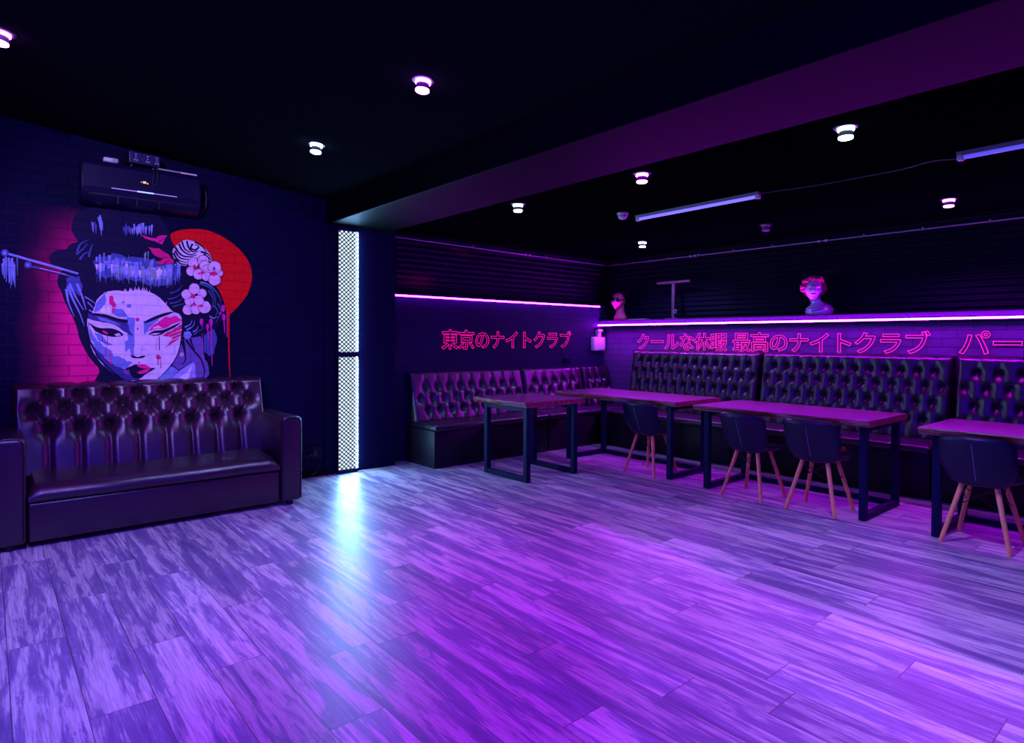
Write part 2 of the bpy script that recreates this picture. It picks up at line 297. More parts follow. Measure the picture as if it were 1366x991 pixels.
hair|steeldark|1425 1700 1432 1690 1441 1677 1451 1662 1460 1645 1465 1630 1466 1613 1463 1594 1459 1575 1454 1559 1452 1547 1454 1546 1458 1558 1463 1574 1468 1593 1472 1613 1472 1632 1468 1649 1459 1667 1450 1684 1441 1698 1435 1708
hair|teal|1457 1726 1465 1717 1477 1704 1490 1689 1503 1673 1512 1656 1519 1637 1523 1615 1526 1592 1528 1572 1530 1558 1532 1558 1532 1572 1530 1592 1528 1616 1525 1639 1519 1660 1510 1678 1498 1696 1485 1712 1474 1726 1466 1735
hair|steel|1368 1764 1375 1763 1386 1762 1398 1760 1410 1757 1421 1754 1431 1748 1442 1741 1453 1733 1462 1726 1468 1722 1470 1724 1464 1729 1456 1737 1446 1746 1435 1754 1424 1761 1413 1766 1400 1770 1388 1773 1378 1775 1371 1777
hair|teal|1461 1575 1468 1570 1477 1563 1486 1555 1494 1545 1498 1535 1496 1522 1491 1504 1483 1486 1476 1470 1471 1458 1473 1457 1479 1468 1487 1484 1495 1502 1502 1520 1505 1536 1502 1550 1494 1562 1484 1572 1475 1580 1470 1586
hair|teal|1496 1594 1502 1585 1510 1573 1518 1559 1524 1544 1526 1529 1522 1511 1513 1490 1503 1468 1492 1449 1486 1436 1488 1435 1495 1447 1506 1466 1518 1487 1529 1509 1534 1529 1533 1547 1527 1564 1519 1580 1512 1592 1507 1601
hair|steel|1313 1350 1316 1352 1322 1355 1329 1358 1335 1363 1341 1369 1345 1377 1348 1386 1350 1395 1352 1403 1353 1409 1351 1410 1349 1404 1346 1397 1343 1388 1339 1380 1335 1374 1331 1370 1325 1367 1318 1365 1313 1364 1308 1362
hair|steeldark|1321 1328 1326 1332 1334 1339 1343 1346 1352 1354 1361 1361 1370 1368 1379 1376 1388 1383 1396 1390 1402 1394 1401 1396 1395 1392 1386 1387 1376 1380 1366 1374 1357 1367 1348 1361 1338 1355 1328 1348 1320 1343 1314 1339
hair|steel|1252 1386 1257 1390 1266 1394 1276 1400 1285 1406 1293 1413 1298 1422 1301 1431 1303 1440 1304 1448 1305 1454 1303 1454 1301 1449 1299 1441 1296 1433 1292 1425 1288 1419 1281 1414 1272 1409 1262 1405 1253 1401 1247 1399
hair|steel|1265 1364 1272 1369 1282 1375 1294 1382 1305 1390 1313 1399 1319 1409 1322 1420 1324 1431 1325 1440 1326 1447 1324 1447 1322 1441 1320 1432 1317 1421 1313 1412 1308 1404 1300 1397 1289 1391 1278 1385 1267 1380 1260 1376
hair|steel|1434 1481 1439 1480 1446 1476 1454 1473 1463 1470 1472 1469 1482 1471 1492 1476 1502 1481 1510 1486 1516 1489 1515 1491 1509 1489 1500 1485 1490 1481 1481 1478 1472 1477 1465 1479 1458 1482 1451 1487 1444 1491 1440 1494
portrait|violet|1248 1298 1294 1304 1334 1311 1367 1319 1386 1276 1391 1183 1402 1124 1420 1101 1430 1059 1434 997 1409 964 1356 958 1280 953 1182 950 1133 974 1129 1026 1148 1081 1188 1139 1212 1200 1221 1264
portrait|steeldark|1394 1326 1400 1333 1414 1342 1429 1357 1448 1368 1463 1379 1472 1381 1484 1351 1492 1326 1497 1304 1493 1261 1475 1206 1472 1165 1459 1163 1442 1157 1429 1151 1420 1172 1403 1178 1394 1197 1392 1245 1393 1282
portrait|peri|1310 1105 1315 1102 1317 1092 1325 1088 1328 1045 1328 1000 1334 961 1266 957 1201 954 1134 952 1150 975 1166 990 1181 1011 1201 1025 1223 1047 1248 1062 1266 1079 1290 1093
portrait|lav|1306 1077 1288 1057 1274 1034 1262 1018 1234 1001 1210 981 1181 961 1214 967 1246 964 1275 968 1280 986 1287 1005 1289 1025 1295 1042 1298 1056
portrait|steel|1138 1070 1148 1067 1158 1066 1169 1064 1178 1054 1190 1046 1195 1033 1179 1015 1165 998 1154 984 1138 974 1129 969 1114 960 1088 963 1069 962 1043 966 1058 986 1075 1001 1095 1023 1112 1037 1124 1051
portrait|ink|1203 1045 1155 1085 1112 1055 1033 974 1040 966 1117 1048 1154 1076 1199 1039
portrait|ink|1204 1034 1250 1064 1311 1109 1309 1113 1247 1070 1200 1042
portrait|lav|625 1516 633 1547 639 1571 645 1588 660 1610 686 1638 717 1656 754 1666 789 1668 823 1662 859 1664 898 1674 933 1678 964 1675 998 1666 1033 1650 1068 1625 1100 1590 1126 1559 1147 1532 1174 1512 1207 1500 1225 1472 1227 1430 1226 1386 1224 1339 1220 1293 1213 1246 1202 1200 1185 1153 1163 1111 1136 1072 1108 1035 1079 999 1057 975 1041 963 1007 956 955 952 907 955 860 964 820 980 786 1001 753 1026 720 1053 689 1084 662 1120 640 1155 622 1191 608 1230 599 1273 591 1320 584 1371 582 1412 584 1442 595 1468 613 1490
portrait|lav|707 1626 690 1658 697 1620
portrait|lav|719 1622 708 1662 708 1661 708 1619
portrait|lav|731 1620 723 1663 722 1663 719 1618
portrait|lav|743 1619 734 1654 733 1653 731 1617
portrait|lav|754 1618 750 1665 749 1665 743 1617
portrait|lav|766 1622 747 1652 746 1652 755 1615
portrait|lav|778 1620 774 1656 766 1620
portrait|lav|790 1624 782 1663 781 1663 778 1622
portrait|lav|802 1627 800 1668 799 1668 790 1628
portrait|lav|814 1631 809 1662 808 1662 801 1631
portrait|lav|825 1635 825 1678 824 1678 813 1636
portrait|lav|837 1642 826 1686 825 1639
portrait|lav|849 1648 833 1685 832 1685 838 1643
portrait|lav|861 1649 863 1691 862 1691 849 1651
portrait|lav|874 1656 863 1697 863 1696 861 1653
portrait|lav|886 1660 872 1691 871 1690 874 1656
portrait|lav|898 1660 898 1706 897 1706 886 1661
portrait|lav|910 1662 907 1693 906 1693 898 1662
portrait|lav|922 1662 922 1710 910 1663
portrait|lav|935 1663 926 1696 925 1695 922 1661
portrait|lav|947 1659 947 1696 946 1696 935 1661
portrait|lav|959 1658 950 1703 949 1703 947 1656
portrait|lav|972 1655 960 1700 959 1700 959 1652
portrait|lav|984 1651 975 1700 974 1700 971 1649
portrait|lav|996 1643 999 1688 999 1689 984 1645
portrait|lav|1009 1629 1008 1670 996 1631
portrait|lav|1021 1615 1024 1659 1023 1659 1009 1618
portrait|lav|1034 1605 1025 1646 1024 1645 1021 1603
portrait|lav|1046 1591 1054 1640 1053 1641 1034 1595
portrait|lav|1059 1583 1051 1629 1050 1629 1046 1582
portrait|lav|1072 1572 1074 1611 1073 1611 1059 1575
portrait|lav|1085 1566 1078 1605 1077 1605 1072 1565
portrait|lav|1097 1558 1096 1594 1095 1594 1085 1559
portrait|lav|1110 1550 1119 1599 1118 1599 1098 1554
portrait|blue|622 1501 632 1519 635 1544 639 1560 653 1586 673 1610 695 1642 699 1625 705 1606 704 1591 703 1573 700 1570 698 1556 686 1545 677 1523 669 1511 659 1502 650 1506 640 1495 631 1495 625 1504
portrait|blue|746 1533 766 1530 785 1524 809 1527 825 1508 839 1480 851 1463 831 1465 804 1465 787 1461 769 1471 752 1488 738 1494 740 1510 742 1521
portrait|white|660 1509 670 1522 681 1533 691 1542 700 1535 719 1539 731 1535 729 1519 736 1505 736 1487 721 1485 707 1483 690 1488 679 1500 667 1501
portrait|blue|586 1419 598 1402 597 1378 610 1355 617 1328 635 1301 646 1277 663 1270 680 1245 689 1234 701 1227 725 1213 741 1199 740 1185 746 1182 749 1164 754 1161 769 1160 778 1163 799 1151 823 1137 838 1120 851 1122 863 1118 880 1107 858 1095 848 1073 830 1061 809 1069 793 1064 777 1071 754 1091 725 1121 703 1136 690 1156 672 1175 653 1198 631 1226 622 1268 603 1294 595 1342 593 1373
portrait|blue|675 1321 686 1306 696 1290 704 1278 717 1263 733 1258 748 1243 728 1247 713 1244 697 1251 683 1267 660 1275 646 1295 639 1317 632 1327 632 1346 644 1333 664 1332
portrait|blue|843 1462 862 1463 877 1460 895 1461 895 1424 892 1387 890 1349 890 1315 891 1279 891 1242 886 1221 887 1195 886 1171 892 1163 903 1154 917 1151 902 1146 887 1150 869 1150 867 1166 865 1188 857 1202 847 1197 840 1199 827 1196 827 1224 828 1246 823 1267 835 1280 842 1283 848 1296 842 1326 843 1350 839 1375 831 1381 820 1395 809 1401 823 1426 832 1446
portrait|lav|842 1207 848 1213 854 1215 858 1217 860 1207 859 1194 863 1180 859 1180 856 1182 850 1178 848 1187 847 1195
portrait|blue|951 1438 965 1440 983 1440 995 1443 1020 1442 1039 1451 1059 1450 1042 1431 1017 1407 999 1387 992 1376 987 1364 979 1350 968 1342 966 1336 956 1332 954 1366 956 1407
portrait|indigo|600 1277 619 1255 627 1233 645 1208 666 1187 682 1169 696 1145 721 1121 738 1107 762 1083 789 1074 814 1064 838 1054 862 1041 877 1023 899 1001 911 988 924 976 939 965 908 963 876 970 837 969 811 988 796 997 770 1012 742 1033 720 1053 696 1073 681 1104 659 1131 638 1155 629 1199 615 1233
portrait|indigo|589 1491 625 1488 655 1484 690 1477 712 1467 740 1452 764 1444 790 1439 820 1437 844 1433 844 1414 854 1391 854 1367 865 1348 875 1329 881 1314 859 1326 845 1340 824 1349 808 1362 796 1374 779 1392 757 1402 742 1410 719 1417 705 1421 692 1422 676 1423 658 1426 645 1428 632 1431 620 1434 605 1439 588 1447 589 1464 591 1475
portrait|blue|639 1463 660 1461 679 1454 698 1451 720 1439 746 1431 771 1418 784 1411 797 1401 809 1393 786 1398 761 1406 734 1417 712 1422 687 1429 668 1433 659 1443 649 1456
portrait|lav|708 1400 720 1402 738 1406 749 1409 762 1402 773 1386 786 1379 796 1366 800 1361 809 1348 792 1354 779 1363 764 1365 752 1371 741 1377 727 1378 723 1386 714 1391
portrait|ink|589 1491 618 1490 659 1487 698 1482 727 1473 754 1463 779 1454 804 1449 827 1446 843 1442 849 1434 848 1425 839 1420 822 1420 797 1424 771 1431 747 1439 722 1450 698 1458 671 1464 644 1468 625 1471
portrait|ink|951 1422 962 1430 977 1443 995 1455 1015 1466 1037 1478 1059 1488 1078 1496 1097 1503 1116 1508 1140 1514 1164 1518 1174 1517 1159 1507 1129 1492 1099 1478 1074 1467 1050 1455 1027 1445 1005 1434 985 1425 971 1418
portrait|ink|588 1423 599 1413 615 1399 632 1388 648 1381 665 1377 683 1375 700 1375 717 1376 734 1376 750 1372 764 1367 779 1360 795 1350 811 1337 818 1326 811 1319 795 1314 778 1311 764 1309 750 1309 734 1311 715 1315 694 1321 675 1328 658 1337 642 1346 632 1353
portrait|ink|675 1420 682 1420 692 1419 704 1418 716 1417 726 1415 736 1412 744 1409 753 1405 762 1400 770 1395 780 1388 791 1379 801 1370 809 1362 816 1356 817 1358 811 1364 802 1372 792 1382 782 1391 772 1398 763 1404 755 1409 746 1413 737 1417 727 1420 717 1422 705 1424 693 1425 683 1426 676 1426
portrait|lav|755 1329 786 1339 803 1322 771 1315
portrait|pink|677 1357 701 1352 718 1334 708 1327 684 1343
portrait|pink|991 1356 994 1371 1004 1383 1011 1396 1023 1405 1039 1420 1051 1424 1063 1437 1079 1450 1099 1471 1116 1475 1135 1470 1149 1472 1161 1477 1172 1482 1190 1483 1201 1468 1219 1462 1225 1442 1200 1434 1171 1422 1140 1408 1132 1396 1117 1384 1099 1379 1076 1377 1050 1375 1026 1367 1017 1367 1003 1360
portrait|pinkdeep|1087 1320 1102 1334 1110 1344 1124 1352 1150 1361 1170 1379 1190 1390 1205 1401 1211 1410 1228 1414 1226 1392 1222 1361 1223 1335 1210 1315 1206 1301 1198 1290 1174 1273 1155 1259 1140 1246 1127 1240 1115 1229 1107 1228 1127 1250 1135 1272 1156 1297 1153 1298 1154 1302 1152 1311 1126 1311 1106 1316
portrait|lav|1226 1375 1156 1343 1115 1307 1116 1305 1157 1340 1229 1369
portrait|lav|1226 1347 1155 1315 1115 1279 1116 1278 1157 1312 1228 1341
portrait|lav|1226 1319 1155 1288 1114 1252 1115 1250 1157 1284 1228 1313
portrait|lav|1226 1291 1155 1260 1114 1224 1115 1223 1157 1256 1228 1285
portrait|lav|1014 1378 1025 1390 1040 1393 1051 1406 1063 1398 1074 1391 1083 1388 1072 1383 1054 1382 1042 1377 1034 1377 1023 1377
portrait|ink|985 1332 995 1340 1010 1351 1026 1360 1044 1363 1063 1364 1083 1367 1101 1373 1119 1381 1140 1391 1171 1408 1204 1426 1223 1435 1217 1426 1196 1406 1173 1388 1151 1374 1127 1361 1107 1350 1094 1341 1085 1334 1075 1329 1058 1324 1039 1321 1026 1318
portrait|lav|994 1331 1034 1342 1075 1342 1034 1326
portrait|pinkdeep|723 1620 731 1623 740 1626 746 1628 752 1610 752 1594 759 1576 768 1563 768 1552 776 1540 768 1542 763 1538 751 1535 741 1539 738 1553 729 1557 723 1581 725 1599
portrait|pinkdeep|741 1531 748 1531 753 1524 760 1523 755 1507 754 1499 751 1483 751 1488 748 1499 744 1505 745 1516 742 1522
portrait|pinkdeep|926 1447 924 1440 920 1434 915 1431 908 1431 903 1433 899 1439 898 1446 899 1453 903 1459 909 1462 915 1462 920 1459 924 1454
portrait|pinkdeep|919 1375 918 1371 916 1368 914 1367 911 1367 908 1368 906 1371 905 1375 906 1378 908 1381 911 1383 914 1383 917 1381 918 1378
portrait|pinkdeep|931 1107 930 1105 927 1103 923 1101 919 1101 915 1103 913 1105 912 1108 913 1110 915 1113 919 1114 923 1114 927 1112 930 1110
portrait|blue|872 1552 870 1545 866 1539 859 1536 851 1536 845 1539 840 1544 838 1551 840 1558 845 1563 851 1567 859 1567 866 1564 870 1559
portrait|blue|824 1578 823 1575 820 1573 816 1571 811 1571 807 1572 804 1575 803 1578 804 1581 807 1583 811 1585 816 1585 820 1584 823 1582
portrait|ink|860 1164 870 1164 884 1162 898 1155 911 1150 925 1155 939 1161 954 1163 965 1161 963 1154 953 1147 935 1142 915 1141 893 1143 876 1146
portrait|periD|931 1204 937 1204 945 1205 954 1206 963 1206 970 1204 974 1201 979 1196 982 1190 985 1184 986 1178 986 1172 984 1165 981 1158 978 1152 977 1148 979 1147 981 1151 983 1157 986 1164 988 1172 989 1179 987 1185 985 1192 981 1198 976 1204 971 1208 963 1210 954 1210 945 1210 936 1209 931 1208
portrait|ink|826 1061 849 1073 876 1086 894 1094 909 1095 919 1085 930 1071 947 1065 970 1061 1009 1064 1038 1063 1022 1049 993 1032 977 1022 961 1012 947 996 930 983 906 982 883 988 871 1004 865 1020
portrait|pink|903 1085 915 1089 930 1094 945 1096 962 1092 989 1076 1007 1060 993 1057 970 1059 948 1062 930 1066
portrait|pink|905 1027 918 1036 938 1046 971 1054 997 1055 990 1042 971 1027 949 1020 930 1017
portrait|purple|815 1052 825 1056 837 1049 853 1054 852 1037 857 1029 860 1011 848 1010 839 1014 822 1021 823 1028 819 1038
portrait|pinkdeep|696 1234 695 1199 694 1164 701 1164 701 1199 700 1234
portrait|pinkdeep|729 1208 728 1154 728 1101 735 1101 735 1154 734 1208
portrait|pinkdeep|1051 1151 1050 1119 1050 1087 1057 1086 1057 1118 1056 1150
portrait|pinkdeep|1072 1150 1071 1104 1070 1059 1077 1059 1076 1104 1076 1150
portrait|ink|677 1321 677 1299 677 1277 680 1277 680 1299 680 1321
portrait|ink|710 1317 710 1291 710 1264 713 1264 713 1291 713 1317
portrait|pinkdeep|1039 1296 1039 1251 1038 1205 1042 1205 1042 1251 1042 1296
portrait|indigo|1061 1315 1060 1260 1059 1205 1066 1205 1066 1260 1066 1315
portrait|pinkdeep|1073 1150 1072 1143 1066 1133 1059 1129 1052 1130 1043 1136 1039 1144 1037 1151 1040 1158 1045 1167 1051 1171 1059 1166 1066 1163 1068 1158
portrait|pinkdeep|707 1164 706 1161 704 1158 701 1157 698 1157 696 1158 694 1161 693 1164 694 1168 696 1171 698 1172 701 1172 704 1170 706 1168
portrait|pinkdeep|745 1109 745 1105 742 1102 739 1100 735 1100 732 1102 730 1106 729 1110 730 1114 732 1117 735 1119 739 1119 742 1117 745 1114
portrait|ink|674 1276 744 1242 745 1243 675 1279
portrait|white|1091 1203 1165 1236 1164 1238 1090 1207
portrait|white|1107 1189 1169 1217 1168 1219 1106 1193
portrait|white|1123 1185 1156 1199 1156 1201 1122 1188
portrait|ink|575 1387 577 1371 581 1348 585 1321 591 1293 598 1267 607 1242 617 1217 629 1192 642 1168 656 1144 672 1121 689 1099 708 1077 726 1057 745 1037 763 1019 781 1002 799 986 817 973 836 962 856 954 878 951 899 949 917 948 930 947 930 953 917 954 899 956 879 958 858 962 839 969 821 980 803 993 785 1009 768 1026 750 1044 732 1064 713 1084 695 1106 678 1128 663 1151 650 1174 637 1198 626 1222 616 1247 607 1271 601 1296 595 1324 591 1351 588 1374 586 1390
portrait|ink|1034 953 1046 965 1062 981 1081 1000 1100 1019 1116 1037 1130 1053 1142 1069 1154 1085 1165 1102 1175 1119 1184 1138 1193 1157 1201 1178 1207 1199 1213 1222 1218 1249 1222 1279 1225 1309 1228 1335 1230 1353 1222 1354 1220 1335 1218 1309 1215 1280 1212 1250 1207 1224 1201 1201 1195 1180 1187 1160 1179 1141 1170 1123 1160 1105 1149 1089 1138 1073 1126 1057 1112 1041 1096 1023 1078 1003 1059 984 1043 968 1031 957
portrait|steel|1302 1330 1296 1316 1287 1304 1276 1301 1263 1296 1248 1303 1239 1317 1239 1329 1242 1342 1248 1355 1263 1358 1276 1361 1289 1354 1296 1342
portrait|pinkpale|1240 1168 1239 1161 1234 1155 1228 1152 1221 1152 1215 1155 1211 1161 1209 1169 1211 1176 1215 1182 1221 1185 1228 1185 1235 1182 1239 1176
portrait|ink|1249 1283 1258 1270 1270 1253 1284 1232 1298 1211 1312 1193 1324 1177 1336 1162 1348 1148 1358 1133 1367 1118 1375 1101 1381 1082 1386 1063 1390 1044 1392 1029 1393 1015 1391 1003 1388 993 1385 984 1383 977 1389 975 1391 981 1394 990 1398 1001 1400 1014 1401 1029 1399 1046 1396 1065 1391 1085 1385 1105 1377 1124 1368 1141 1357 1156 1346 1171 1334 1186 1322 1202 1310 1221 1296 1242 1282 1263 1270 1281 1262 1293
portrait|ink|1282 1293 1284 1287 1287 1278 1291 1268 1294 1258 1298 1248 1303 1238 1308 1228 1313 1218 1318 1210 1321 1204 1326 1206 1324 1213 1320 1222 1316 1232 1312 1243 1308 1253 1306 1262 1303 1273 1301 1283 1299 1292 1298 1298
portrait|ink|1227 1286 1230 1274 1233 1256 1236 1236 1240 1215 1242 1197 1244 1181 1246 1165 1248 1149 1248 1136 1247 1124 1245 1115 1240 1106 1235 1099 1229 1093 1226 1088 1230 1084 1234 1088 1240 1094 1246 1101 1252 1111 1256 1122 1258 1135 1258 1150 1257 1166 1256 1182 1255 1199 1253 1218 1250 1239 1247 1259 1245 1277 1243 1289
portrait|ink|1214 1278 1216 1273 1218 1267 1221 1260 1224 1251 1227 1241 1230 1229 1235 1214 1239 1198 1243 1184 1246 1175 1251 1176 1249 1186 1246 1200 1243 1216 1240 1232 1237 1245 1235 1255 1233 1264 1231 1272 1230 1278 1230 1283
pin|steel|122 1882 300 1833 528 1772 532 1787 303 1849 125 1898
pin|peri|167 1880 301 1844 505 1788 506 1794 302 1850 168 1885
pin|steeldark|240 1807 377 1778 512 1743 515 1754 380 1790 242 1820
pin|pinkpale|301 1800 457 1766 458 1770 302 1806
pin|steeldark|128 1896 126 1883 120 1873 111 1867 101 1866 93 1871 87 1880 85 1892 87 1904 93 1914 102 1920 111 1921 120 1917 126 1908
pin|steel|118 1895 117 1888 113 1883 109 1879 103 1879 99 1881 96 1886 95 1893 96 1899 99 1905 104 1908 109 1908 113 1906 117 1901
pin|steeldark|255 1822 252 1810 246 1801 238 1795 229 1794 220 1799 215 1807 213 1819 215 1830 221 1840 229 1846 238 1847 247 1842 252 1834
pin|steel|242 1821 242 1816 239 1812 235 1810 231 1809 228 1811 225 1815 225 1820 225 1825 228 1829 232 1831 236 1832 239 1830 242 1826
pin|steel|96 1840 102 1712 105 1712 106 1841
pin|steel|142 1863 148 1708 150 1708 152 1864
pin|teal|130 1813 136 1644 139 1644 141 1814
pin|teal|124 1865 130 1744 133 1745 134 1866
pin|teal|137 1813 143 1684 146 1685 147 1815
pin|steeldark|132 1832 137 1675 140 1675 142 1833
pin|steel|94 1854 100 1715 102 1715 104 1856
pin|teal|112 1850 118 1739 121 1739 122 1851
pin|steeldark|117 1864 123 1773 126 1773 127 1865
pin|teal|156 1814 161 1652 164 1652 166 1815
pin|steel|147 1822 153 1690 156 1691 157 1823
pin|steel|126 1834 132 1699 135 1699 136 1836
pin|steeldark|151 1837 157 1731 160 1732 162 1838
pin|steel|136 1854 141 1673 144 1673 146 1855
pin|teal|120 1824 126 1682 129 1682 130 1826
pin|steel|106 1866 112 1690 115 1691 116 1867
pin|steel|86 1819 92 1739 95 1739 96 1820
pin|steel|95 1847 100 1751 103 1751 105 1849
pin|steeldark|124 1858 130 1771 133 1771 134 1860
pin|steel|151 1821 157 1664 159 1664 161 1823
pin|teal|168 1863 174 1738 177 1739 179 1864
pin|steel|123 1862 128 1682 131 1682 133 1863
ribbon|pink|932 2113 964 2110 1001 2100 1036 2097 1046 2101 1052 2114 1064 2120 1086 2127 1104 2128 1122 2132 1106 2101 1099 2083 1085 2054 1067 2060 1048 2067 1036 2075 1009 2077 988 2084 967 2089 959 2094 944 2110
ribbon|pinkdeep|984 2026 1015 2019 1034 2017 1064 2021 1087 2001 1106 1991 1134 1976 1145 1955 1165 1935 1171 1907 1149 1906 1126 1902 1106 1892 1088 1899 1065 1890 1041 1898 1059 1917 1074 1921 1092 1940 1069 1944 1059 1948 1035 1959 1017 1978 1002 2009
ribbon|ink|1066 2068 1107 2107 1106 2109 1062 2076
ribbon|ink|1058 1924 1127 1958 1127 1960 1055 1933
ribbon|ink|1101 1897 1142 1935 1141 1937 1096 1904
rose|lav|1166 2029 1183 2050 1207 2075 1236 2101 1269 2112 1306 2106 1336 2098 1359 2087 1385 2068 1416 2041 1441 2009 1461 1971 1457 1951 1429 1949 1400 1955 1370 1968 1337 1969 1301 1955 1281 1935 1275 1908 1256 1896 1223 1899 1196 1914 1176 1941 1164 1970 1160 2002
rose|ink|1171 2038 1177 2030 1185 2017 1195 2002 1206 1988 1217 1978 1229 1971 1242 1968 1255 1966 1267 1966 1280 1968 1293 1971 1308 1976 1321 1982 1333 1988 1341 1991 1339 1998 1330 1994 1319 1989 1306 1984 1292 1980 1280 1978 1268 1978 1256 1978 1245 1980 1234 1984 1225 1990 1216 1999 1206 2012 1197 2027 1190 2040 1184 2049
rose|ink|1199 2066 1203 2059 1208 2048 1214 2035 1222 2022 1231 2012 1242 2004 1254 1996 1267 1990 1281 1986 1295 1985 1309 1990 1323 1999 1337 2010 1348 2020 1356 2026 1353 2031 1345 2025 1333 2016 1320 2006 1306 1999 1295 1995 1284 1997 1272 2001 1260 2007 1249 2015 1240 2023 1233 2032 1227 2044 1221 2056 1217 2068 1214 2076
rose|ink|1258 2099 1259 2091 1262 2079 1265 2066 1269 2053 1275 2042 1281 2033 1289 2024 1297 2017 1307 2012 1318 2012 1329 2018 1340 2029 1350 2041 1359 2053 1365 2060 1360 2064 1354 2057 1345 2046 1334 2035 1324 2026 1317 2022 1311 2023 1304 2027 1297 2034 1291 2042 1286 2050 1282 2060 1279 2072 1276 2084 1275 2096 1273 2104
rose|ink|1303 2086 1301 2081 1296 2073 1292 2064 1288 2055 1288 2045 1293 2037 1300 2032 1308 2029 1317 2027 1326 2028 1334 2033 1343 2040 1351 2049 1357 2058 1359 2066 1355 2073 1347 2076 1338 2077 1331 2078 1326 2078 1324 2072 1329 2071 1337 2069 1345 2067 1350 2065 1351 2065 1349 2062 1344 2056 1337 2049 1329 2043 1324 2040 1319 2040 1313 2042 1307 2045 1303 2048 1302 2050 1302 2052 1305 2058 1309 2065 1314 2072 1317 2077
rose|ink|1160 1990 1164 1982 1169 1971 1177 1958 1185 1946 1196 1936 1209 1930 1225 1926 1241 1923 1254 1921 1264 1919 1266 1926 1256 1928 1243 1931 1227 1935 1213 1940 1202 1946 1195 1955 1188 1967 1182 1980 1177 1991 1174 1999
rose|ink|1171 2007 1175 1999 1182 1988 1190 1975 1200 1963 1211 1953 1224 1948 1240 1946 1256 1945 1270 1945 1279 1945 1280 1952 1271 1953 1257 1954 1242 1956 1228 1959 1217 1964 1208 1972 1201 1984 1194 1997 1188 2009 1184 2017
rose|ink|1221 2090 1224 2082 1228 2070 1233 2056 1239 2042 1246 2031 1255 2022 1266 2016 1277 2010 1287 2006 1293 2004 1296 2010 1290 2014 1281 2019 1271 2025 1262 2031 1255 2039 1250 2049 1245 2062 1241 2076 1238 2088 1236 2097
rose|ink|1321 2091 1329 2088 1340 2084 1352 2079 1364 2073 1374 2067 1383 2059 1392 2049 1401 2039 1408 2030 1413 2024 1418 2029 1414 2035 1407 2045 1399 2056 1391 2068 1381 2077 1371 2085 1358 2092 1346 2099 1336 2104 1329 2108
rose|ink|1368 2013 1376 2012 1387 2012 1399 2011 1410 2009 1420 2005 1429 1998 1438 1989 1447 1978 1454 1968 1459 1962 1464 1966 1460 1973 1453 1984 1445 1996 1436 2007 1427 2016 1415 2022 1402 2025 1390 2028 1379 2029 1372 2031
rose|ink|1388 2000 1393 1996 1401 1991 1411 1985 1420 1978 1427 1973 1433 1968 1439 1963 1444 1959 1449 1955 1452 1953 1456 1958 1454 1961 1450 1966 1446 1971 1441 1977 1435 1983 1428 1990 1419 1997 1411 2004 1403 2011 1398 2015
rose|ink|1172 1940 1178 1935 1186 1928 1196 1919 1207 1911 1218 1905 1230 1902 1243 1902 1255 1902 1265 1903 1272 1904 1272 1910 1265 1911 1255 1911 1244 1912 1233 1913 1223 1916 1214 1922 1205 1931 1196 1940 1188 1948 1183 1954
blossom|ink|1356 1930 1353 1913 1347 1899 1335 1888 1320 1880 1306 1881 1291 1885 1280 1893 1274 1908 1270 1923 1273 1939 1281 1953 1292 1965 1306 1972 1321 1973 1335 1970 1345 1960 1353 1946
blossom|lavpink|1351 1930 1351 1915 1344 1901 1333 1891 1320 1884 1307 1883 1294 1888 1283 1896 1277 1909 1276 1924 1277 1938 1284 1952 1293 1961 1307 1967 1320 1970 1334 1964 1344 1957 1351 1945
blossom|ink|1338 1859 1337 1844 1329 1830 1319 1819 1305 1813 1291 1810 1277 1817 1267 1826 1259 1838 1258 1853 1260 1868 1266 1883 1278 1893 1291 1899 1305 1901 1319 1897 1330 1886 1337 1874
blossom|lavpink|1335 1859 1332 1844 1326 1831 1317 1822 1304 1818 1291 1816 1280 1821 1270 1827 1264 1839 1261 1853 1263 1867 1269 1879 1280 1889 1292 1894 1304 1898 1317 1892 1328 1886 1332 1872
blossom|ink|1436 1953 1431 1936 1424 1921 1412 1909 1397 1902 1381 1899 1365 1905 1354 1914 1347 1929 1342 1945 1346 1963 1353 1977 1366 1990 1381 1997 1397 2000 1412 1993 1423 1985 1431 1970
blossom|lavpink|1430 1953 1429 1938 1422 1923 1410 1913 1396 1907 1381 1906 1367 1907 1356 1917 1349 1930 1348 1946 1349 1961 1358 1975 1369 1988 1381 1993 1396 1994 1409 1991 1420 1983 1428 1969
blossom|ink|1400 1839 1397 1821 1389 1807 1376 1795 1362 1786 1346 1786 1332 1792 1320 1801 1311 1816 1308 1832 1312 1849 1319 1865 1331 1877 1347 1883 1362 1885 1377 1879 1388 1870 1398 1855
blossom|lavpink|1397 1839 1392 1823 1387 1809 1375 1796 1361 1792 1347 1790 1334 1793 1322 1805 1316 1818 1311 1832 1317 1849 1322 1861 1334 1872 1347 1878 1362 1880 1375 1876 1387 1868 1393 1854
blossom|ink|1445 1913 1440 1896 1434 1882 1422 1870 1407 1863 1393 1863 1379 1866 1367 1876 1360 1890 1356 1906 1359 1922 1368 1937 1379 1948 1393 1954 1408 1957 1422 1951 1434 1942 1442 1929
blossom|lavpink|1441 1912 1439 1898 1431 1885 1419 1875 1407 1865 1393 1866 1381 1871 1369 1880 1365 1892 1359 1906 1364 1920 1370 1935 1381 1943 1393 1950 1407 1952 1420 1949 1432 1938 1439 1927
blossom|ink|1464 1881 1462 1866 1454 1852 1443 1842 1430 1835 1416 1834 1403 1838 1391 1848 1385 1859 1383 1875 1386 1890 1391 1904 1403 1915 1416 1921 1430 1922 1443 1916 1455 1909 1462 1896
